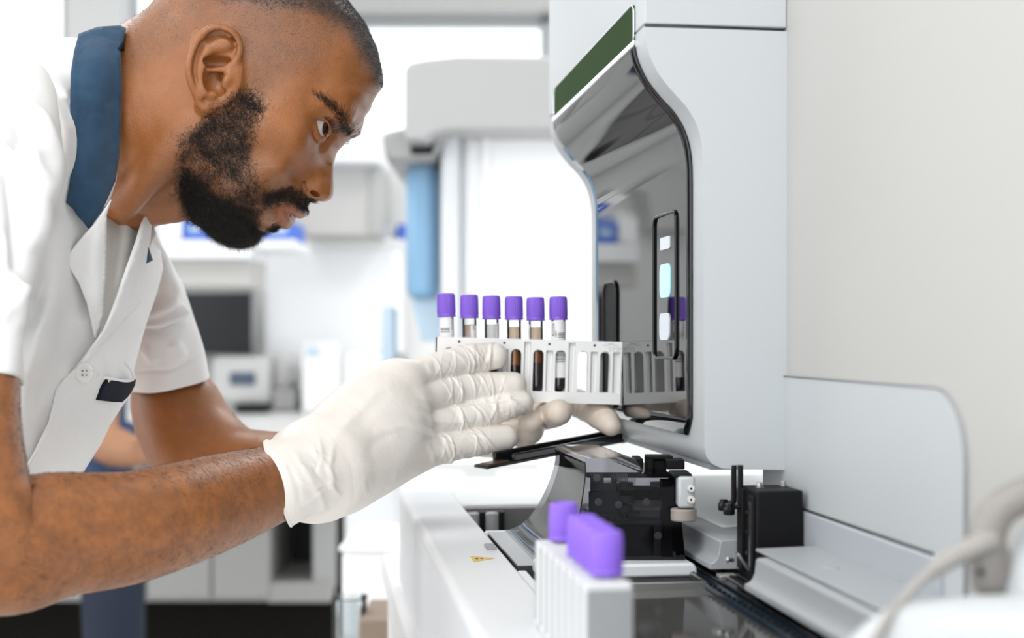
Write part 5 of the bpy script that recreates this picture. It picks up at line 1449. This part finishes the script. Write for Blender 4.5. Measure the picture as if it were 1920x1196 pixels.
# hollow where the wrist goes in
g.chain([G(470,925,1.045,77),G(520,909,1.060,78),G(548,900,1.070,73)], .002, 3, 'cut', ys=1.12)
V,Q = g.extract(); del g,pl
V = smooth_mesh(V,Q,3,.5)
Nn = vnormals(V,Q); u,v = proj(V)
D = wrinkle(V,Q,[FI,FM,FR,FP],5,.00125,.40)
FOLDS = [([(548,842),(572,880),(600,930),(612,962)],.0010,7),([(560,838),(600,850),(628,862)],.0008,5),([(575,832),(610,868),(630,905)],.0008,5),([(596,815),(602,845),(598,880)],.0007,5),
 ([(600,850),(592,885),(618,915)],-.0007,5),([(615,905),(640,930)],.0008,5),([(555,900),(590,915),(620,908)],.0007,5),([(570,950),(600,925),(622,918)],.0007,5),([(560,865),(585,872),(600,895)],-.0006,4),
 ([(625,830),(618,880),(628,935)],.0009,6),([(585,840),(598,868)],.0006,4),([(540,870),(560,910),(565,955)],-.0005,6),
 ([(780,740),(810,752),(840,758),(868,760)],.0007,4),([(772,752),(805,770),(850,776)],.0006,4),([(770,765),(810,790),(850,792),(890,790)],.0007,5),([(765,780),(800,800),(850,812)],-.0005,5),
 ([(700,805),(760,800),(800,815),(850,822)],.0012,9),([(795,815),(830,825),(875,850)],.0007,4),([(815,870),(812,850),(800,830)],.0006,5),([(690,860),(700,830),(740,812)],-.0007,10),
 ([(730,735),(700,760),(670,800)],-.0006,12),([(700,745),(660,780),(620,830)],.0006,10),([(740,720),(690,740)],.0005,10),
 ([(800,680),(808,700),(820,706)],.0006,4),([(812,678),(818,700)],-.0004,3),([(680,900),(690,930)],.0004,6),([(745,880),(740,900),(725,918)],.0005,6),([(830,838),(840,866)],.0004,4)]
D += pxfolds(V,FOLDS,1.215)
# small puckers all over
V = V+Nn*D[:,None]
glove = np_mesh('glove', V, Q, m_glove, man); glove['label'] = 'near white latex glove with a rolled cuff'
# rolled rim of the cuff
a3 = ax_; b3 = np.cross(a3,[0,1,0]); b3 /= np.linalg.norm(b3); c3 = np.cross(a3,b3)
rel = V-np.array(p0); dd_ = rel@a3; kk = dd_ < .0022; rel = rel[kk]; an_ = np.arctan2(rel@c3, rel@b3); rad_ = np.hypot(rel@c3, rel@b3)
bins = np.linspace(-PI,PI,49); rb = np.array([rad_[(an_>=bins[i])&(an_<bins[i+1])].max(initial=0) for i in range(48)]); ok_ = rb > .015; rb = np.interp(np.arange(48), np.where(ok_)[0], rb[ok_], period=48)
rb = (rb+np.roll(rb,1)+np.roll(rb,-1)+np.roll(rb,2)+np.roll(rb,-2))/5; tc_ = (bins[:-1]+bins[1:])/2
path = np.array([np.array(p0)+a3*.0002+b3*math.cos(t)*(r_-.0006)+c3*math.sin(t)*(r_-.0006) for t,r_ in zip(tc_,rb)]); path = np.vstack([path,path[:2]])
Vc,Fc = tube_mesh(path,[.0013]*len(path),8,False); np_mesh('cuff_rim', Vc, Fc, m_glove, glove)
# far glove
g = Field((-.165,1.18,CZ-.150),(.115,1.40,CZ-.020),GR)
g.chain([G(560,893,1.315,72),G(600,893,1.31,70),G(660,885,1.30,60),G(720,855,1.295,58)], .015, 10, ys=1.1)
g.chain([G(720,850,1.30,56),G(800,815,1.305,52),G(880,788,1.312,40)], .015, 10, ys=1.6)
FA = [G(870,795,1.312,24),G(925,806,1.298,23),G(972,813,1.272,24.5),G(994,808,1.250,25),G(995,791,1.238,23.5)]
FB = [G(880,775,1.318,24),G(950,778,1.305,25),G(1005,781,1.280,26),G(1035,777,1.248,26),G(1048,773,1.2255,24.5)]
FT = [G(930,752,1.325,24),G(1010,748,1.315,25),G(1070,752,1.295,26),G(1110,768,1.272,27),G(1136,788,1.248,24.5),G(1146,799,1.238,18.5)]
FD = [G(850,815,1.305,24),G(895,835,1.285,20),G(930,836,1.262,20),G(952,822,1.248,20)]
for ch in (FT,FB,FA,FD): g.chain(ch, .0035, 4)
V,Q = g.extract(); del g
V = smooth_mesh(V,Q,2,.5); Nn = vnormals(V,Q); D = wrinkle(V,Q,[FT,FB,FA,FD],9,.0007,.15)
V = V+Nn*D[:,None]
o = np_mesh('glove', V, Q, glove_mat('shaded_tan_glove',(.82,.74,.66),(.70,.58,.48)), man); o['label'] = 'far white latex glove under the rack'  # tan tint: brown shade and skin showing through, put into the latex colour
# ================================================================ tunic
def cloth_mat(name, c, sc=2600, c2=None, rough=.85, wr=.32):
    m = bpy.data.materials.new(name); m.use_nodes = True; nt = m.node_tree; b = nt.nodes['Principled BSDF']; N = nt.nodes.new; Lk = nt.links.new
    tc = N('ShaderNodeTexCoord'); n = N('ShaderNodeTexNoise'); n.inputs['Scale'].default_value = 90; n.inputs['Detail'].default_value = 6; Lk(tc.outputs['Object'], n.inputs['Vector'])
    mx = N('ShaderNodeMixRGB'); mx.inputs[1].default_value = (*c,1); mx.inputs[2].default_value = (*(c2 or tuple(x*.93 for x in c)),1); Lk(n.outputs['Fac'], mx.inputs[0]); Lk(mx.outputs[0], b.inputs['Base Color'])
    b.inputs['Roughness'].default_value = rough; b.inputs['Sheen Weight'].default_value = .15; b.inputs['Specular IOR Level'].default_value = .25
    w = N('ShaderNodeTexNoise'); w.inputs['Scale'].default_value = sc; w.inputs['Detail'].default_value = 1; Lk(tc.outputs['Object'], w.inputs['Vector'])
    l = N('ShaderNodeTexNoise'); l.inputs['Scale'].default_value = 22; l.inputs['Detail'].default_value = 3; l.inputs['Distortion'].default_value = .6; Lk(tc.outputs['Object'], l.inputs['Vector'])
    b1 = N('ShaderNodeBump'); b1.inputs['Strength'].default_value = .25; b1.inputs['Distance'].default_value = .0003; Lk(w.outputs['Fac'], b1.inputs['Height'])
    b2 = N('ShaderNodeBump'); b2.inputs['Strength'].default_value = wr; b2.inputs['Distance'].default_value = .006; Lk(l.outputs['Fac'], b2.inputs['Height']); Lk(b1.outputs[0], b2.inputs['Normal']); Lk(b2.outputs[0], b.inputs['Normal'])
    return m
m_cot = cloth_mat('white_cotton', (.88,.88,.88), c2=(.84,.84,.84)); m_navyc = cloth_mat('navy_cotton', (.013,.038,.085), c2=(.038,.088,.150), wr=.6)
m_navyd = cloth_mat('dark_navy_cotton', (.004,.007,.018))
m_navyd.node_tree.nodes['Principled BSDF'].inputs['Sheen Weight'].default_value = 0
m_bhole = mat('button_hole_grey', (.30,.29,.28), .7); m_under = cloth_mat('undershirt', (.60,.59,.56))
m_thread = mat('thread', (.70,.70,.70), .8); m_button = mat('button_plastic', (.80,.79,.77), .3)
tunic = bpy.data.objects.new('tunic', None); COL.objects.link(tunic); tunic.parent = man; tunic.location = (0,0,0)
# near front and side panel
NP = [(-260,140),(-120,90),(0,66),(60,69),(135,72),(190,75),(232,88),(228,130),(224,240),(217,340),(206,372),(198,400),(196,500),(192,590),(182,640),(143,690),(104,730),(98,790),(70,850),(46,925),(-100,1010),(-260,1010)]
ND = [(-240,180,.99),(-120,100,1.06),(0,68,1.115),(60,72,1.14),(135,76,1.135),(225,90,1.135),(228,150,1.118),(222,250,1.110),(214,350,1.100),(198,400,1.100),(196,500,1.100),(190,600,1.103),(150,680,1.098),(104,740,1.075),(60,860,1.06),(40,930,1.06),
      (0,160,1.01),(60,160,1.055),(130,160,1.09),(0,300,.985),(80,300,1.03),(140,320,1.065),(-120,300,.95),(-120,500,.95),(-40,500,.985),(40,480,1.03),(110,480,1.065),(160,500,1.085),(40,620,1.03),(100,640,1.065),(0,760,1.02),(-200,760,.97),(-200,980,.97),(60,760,1.05),(20,900,1.045)]
NF = [([(30,110),(110,160),(128,182)],.005,16),([(60,170),(100,200),(118,240),(120,330)],.010,22),([(88,190),(96,260),(98,350)],-.005,15),([(0,200),(60,330),(78,460),(60,560)],.012,34),([(30,330),(50,440),(40,560),(38,640)],-.008,16),
      ([(115,400),(122,470),(108,540),(88,600),(60,700)],.008,26),([(84,430),(80,520),(60,620)],-.006,16),([(150,440),(160,520),(165,600)],-.004,26),([(190,120),(206,132),(222,140)],-.002,6),([(118,178),(134,190),(150,196)],.004,7),
      ([(108,760),(95,820),(60,880)],.003,10),([(100,560),(70,640),(50,720),(46,800)],.006,22),([(-10,240),(20,360),(22,480)],.010,24),([(0,120),(60,150),(90,180)],-.004,12)]
sheet('front_panel', NP, ND, m_cot, tunic, step=7, thick=.0016, folds=[(l,a*1.5,w*.8) for l,a,w in NF])
# inside of the neck opening: undershirt
sheet('undershirt', [(196,372),(240,380),(292,384),(288,440),(262,520),(232,570),(206,612),(186,640),(186,500)], [(196,400,1.15),(290,398,1.19),(262,500,1.17),(190,600,1.14),(225,430,1.155),(230,520,1.15)], m_under, tunic, step=8, thick=.0012, folds=[([(243,400),(238,450),(222,540)],.006,8),([(262,402),(258,450),(246,500)],-.006,10),([(222,400),(214,470),(204,560)],-.004,7)])
# far front panel with the button edge
FPn = [(276,396),(288,400),(284,418),(279,440),(283,452),(300,470),(304,505),(294,545),(280,585),(268,622),(256,668),(250,690),(244,735),(228,760),(205,796),(188,832),(165,868),(140,908),(100,925),(42,925),(44,884),(66,846),(92,792),(100,756),(106,728),(128,702),(148,684),(172,652),(192,626),(206,592),(222,548),(238,502),(256,452),(266,418)]
FDp = [(276,398,1.175),(288,402,1.20),(300,470,1.25),(322,520,1.30),(330,600,1.31),(320,635,1.30),(268,640,1.22),(250,690,1.20),(244,735,1.19),(205,796,1.175),(165,868,1.165),(140,905,1.155),(42,925,1.055),(66,846,1.055),(100,756,1.069),(128,702,1.085),(172,652,1.090),(206,592,1.098),(238,502,1.120),(262,430,1.15),
      (240,600,1.135),(200,680,1.105),(150,760,1.09),(110,850,1.08),(260,520,1.16),(285,560,1.22),(210,740,1.14),(170,820,1.125)]
FF = [([(270,400),(262,440),(248,500),(226,560)],.004,9),([(283,452),(272,500),(266,560),(244,640),(214,740),(150,870)],.0035,10),([(300,480),(290,560),(262,610)],-.006,14),([(228,640),(200,720),(150,800),(110,900)],.0035,10),([(200,600),(176,650),(150,686)],.003,7),
      ([(190,760),(160,810),(120,880)],-.0025,8),([(304,500),(296,560),(290,600)],.006,12)]
sheet('button_front', FPn, FDp, m_cot, tunic, step=7, thick=.0018, folds=[(l,a*1.4,w) for l,a,w in FF])
# lapels
sheet('lapel', [(208,374),(199,402),(197,500),(193,590),(186,612),(178,636),(172,606),(164,570),(148,530),(134,508),(121,489),(140,462),(160,438),(176,420),(192,396)], [(208,376,1.082),(197,500,1.088),(180,634,1.095),(121,489,1.064),(150,470,1.068),(150,530,1.075),(175,430,1.074),(172,560,1.082)], m_cot, tunic, step=6, thick=.0022, folds=[([(185,420),(180,500),(184,590)],.003,9),([(140,480),(165,520),(176,570)],.0015,10)], hem=[([(121,489),(148,530),(164,570),(176,630)],5)])
sheet('lapel', [(284,402),(280,450),(272,500),(262,530),(258,548),(265,563),(252,580),(232,600),(206,628),(176,658),(150,686),(143,690),(172,652),(194,622),(208,590),(224,546),(240,502),(258,452),(268,418),(274,398)], [(282,404,1.165),(262,560,1.155),(240,502,1.112),(143,690,1.086),(206,600,1.088),(272,480,1.155),(220,600,1.105),(250,560,1.14)], m_cot, tunic, step=6, thick=.0022, folds=[([(274,410),(262,470),(240,540),(200,620)],.004,8)])
# navy collar
CP = [(148,66),(184,53),(225,50),(236,56),(230,80),(224,96),(226,150),(225,220),(221,290),(214,340),(204,362),(190,392),(166,429),(150,408),(138,392),(124,380),(130,350),(135,310),(134,260),(132,200),(134,140),(139,100)]
CD = [(150,68,1.11),(225,52,1.125),(224,100,1.104),(226,200,1.099),(218,320,1.094),(166,429,1.076),(124,380,1.060),(134,260,1.066),(132,160,1.074),(180,200,1.080),(180,300,1.074),(170,380,1.068),(180,110,1.090)]
sheet('collar', CP, CD, m_navyc, tunic, step=6, thick=.003, folds=[([(140,390),(160,405),(175,400)],.002,4),([(150,350),(165,380),(172,415)],-.0015,5),([(190,80),(186,200),(182,320)],.002,20),([(222,60),(221,200),(212,340)],.0012,4),([(140,100),(140,240),(134,340)],.001,4)])
sheet('collar_stand', [(225,51),(233,60),(243,79),(236,87),(230,95),(225,92)], [(225,52,1.128),(243,79,1.165),(230,95,1.115),(232,75,1.135)], m_navyd, tunic, step=5, thick=.003)
sheet('collar_far_side', [(276,396),(288,399),(284,418),(281,434),(276,420)], [(276,396,1.165),(288,399,1.18),(281,434,1.175)], m_navyd, tunic, step=5, thick=.003)
sheet('collar_far_tip', [(270,468),(276,464),(284,488),(272,494),(263,497),(266,480)], [(270,468,1.155),(284,488,1.165),(263,497,1.15)], m_navyc, tunic, step=4, thick=.003)
# breast pocket with navy trim
sheet('pocket', [(197,707),(212,709),(226,711),(240,712),(252,711),(250,722),(244,734),(236,745),(226,754),(210,753),(195,751),(180,749),(187,730)], [(196,708,1.108),(248,702,1.175),(228,756,1.15),(180,748,1.105)], m_navyd, tunic, step=5, thick=.003)
a_ = catmull([(237,681,1.145,.0011),(247,694,1.155,.0011),(252,706,1.165,.0012),(249,712,1.165,.0012),(238,714,1.15,.0012),(222,712,1.128,.0011),(198,708,1.104,.0011)],6)
Vc,Fc = tube_mesh(np.array([P(*q[:3]) for q in a_])-np.array([0,.002,0]), a_[:,3], 8); np_mesh('pocket_piping', Vc, Fc, m_cot, tunic)
# button
bm = bmesh.new(); c = P(160,699,1.0825); lathe(bm,[(.0001,0),(.0072,0),(.0076,.0006),(.0076,.0016),(.0068,.0022),(.0058,.0017),(.0001,.0016)], (0,0,0), 40)
q = Matrix.Rotation(PI/2,4,'X') @ Matrix.Rotation(0,4,'Z'); bmesh.ops.transform(bm, matrix=Matrix.Translation(c)@Matrix.Rotation(-.35,4,'Z')@q, verts=bm.verts); bmesh.ops.recalc_face_normals(bm, faces=bm.faces); bt = from_bm('button', bm, m_button, tunic, angle=40)
bm = bmesh.new()
for dx_,dz_ in ((-.0017,.0017),(.0017,.0017),(-.0017,-.0017),(.0017,-.0017)): bm_cyl(bm, c+Vector((dx_,-.0030,dz_)), c+Vector((dx_,-.0010,dz_)), .0007, seg=10)
from_bm('button_hole', bm, m_bhole, bt)
pv_tube('button_thread', [(170,694,1.078,.0005),(178,696,1.079,.0006),(184,700,1.081,.0007),(182,706,1.082,.0005)], m_thread, bt, 6, 4)
# sleeves
def sleeve(name, pts, folds, n=14, seg=72, hemw=.0):
    V,Q,a = loft(pts, n, seg)
    rows = len(a); Nn = vnormals(V,Q); u,v = proj(V); D = np.zeros(len(V))
    for f in folds:
        d,par = poly_dist(u,v,f[0]); D += 1.5*f[1]*np.exp(-(d/f[2])**2)*np.clip(np.minimum(par,1-par)*5,0,1)**.6
    cen = np.repeat(np.array([P(*q[:3]) for q in a]), seg, axis=0); out = V-cen; out /= np.linalg.norm(out,axis=1)[:,None]
    k = np.tile(np.arange(seg),rows); i = np.repeat(np.arange(rows),seg)
    D += .0016*np.sin(k*2*PI/seg*5+i*.12)*(i/rows)
    V = V+out*D[:,None]
    o = np_mesh(name, V, Q, m_cot, tunic); md = o.modifiers.new('thickness','SOLIDIFY'); md.thickness = .0018; md.offset = 0
    hem = [(V[(rows-4)*seg:(rows-3)*seg])]
    return o
sleeve('near_sleeve', [(30,112,1.115,18,1),(25,170,1.080,72,1),(14,260,1.03,96,1),(-8,360,.985,94,1),(-24,470,.948,90,1),(-38,590,.915,79,1.1),(-46,712,.905,84,1.1)], [([(20,180),(70,230),(96,300),(84,380)],.006,16),([(0,200),(40,280),(50,360)],-.005,14),([(40,270),(70,360),(62,470)],.006,18),([(10,300),(30,420),(20,540)],-.005,14),([(0,600),(20,560),(36,540)],.004,10),([(-10,420),(24,520),(30,620)],.004,12)])
sleeve('far_sleeve', [(276,436,1.29,14,1),(281,470,1.31,24,1),(284,510,1.325,38,1),(292,560,1.34,54,1),(300,620,1.35,64,1),(310,672,1.36,71,1),(318,716,1.365,75,1)], [([(262,612),(300,606),(335,588),(350,580)],.006,10),([(255,620),(300,622),(344,604)],-.007,9),([(250,590),(290,585),(330,560)],.005,12),([(290,470),(310,520),(330,560)],.004,14),([(250,700),(320,694),(382,668)],-.0018,4),([(270,650),(290,680)],.003,8),([(320,640),(345,670)],.003,9)])
# ================================================================ camera, sky, view
cam = bpy.data.cameras.new('camera'); co = bpy.data.objects.new('camera', cam); COL.objects.link(co)
co.location = (0,0,CZ); co.rotation_euler = (PI/2,0,0)
cam.sensor_width = 36; cam.lens = F*36/1920; cam.shift_y = (HY-598)/1920*1.0
cam.dof.use_dof = True; cam.dof.focus_distance = 1.09; cam.dof.aperture_fstop = 4.8
cam.clip_start = .05; cam.clip_end = 60
scene.camera = co
w = bpy.data.worlds.new('sky'); scene.world = w; w.use_nodes = True
bg = w.node_tree.nodes['Background']; bg.inputs[0].default_value = (.94,.97,1,1); bg.inputs[1].default_value = SKY
scene.view_settings.view_transform = 'Standard'; scene.view_settings.look = 'None'
scene.view_settings.exposure = EXPO; scene.view_settings.gamma = 1; scene.view_settings.use_curve_mapping = False
scene.cycles.use_denoising = True
scene.cycles.max_bounces = 10; scene.cycles.transparent_max_bounces = 24; scene.cycles.sample_clamp_indirect = 8
scene.cycles.caustics_reflective = False; scene.cycles.caustics_refractive = False
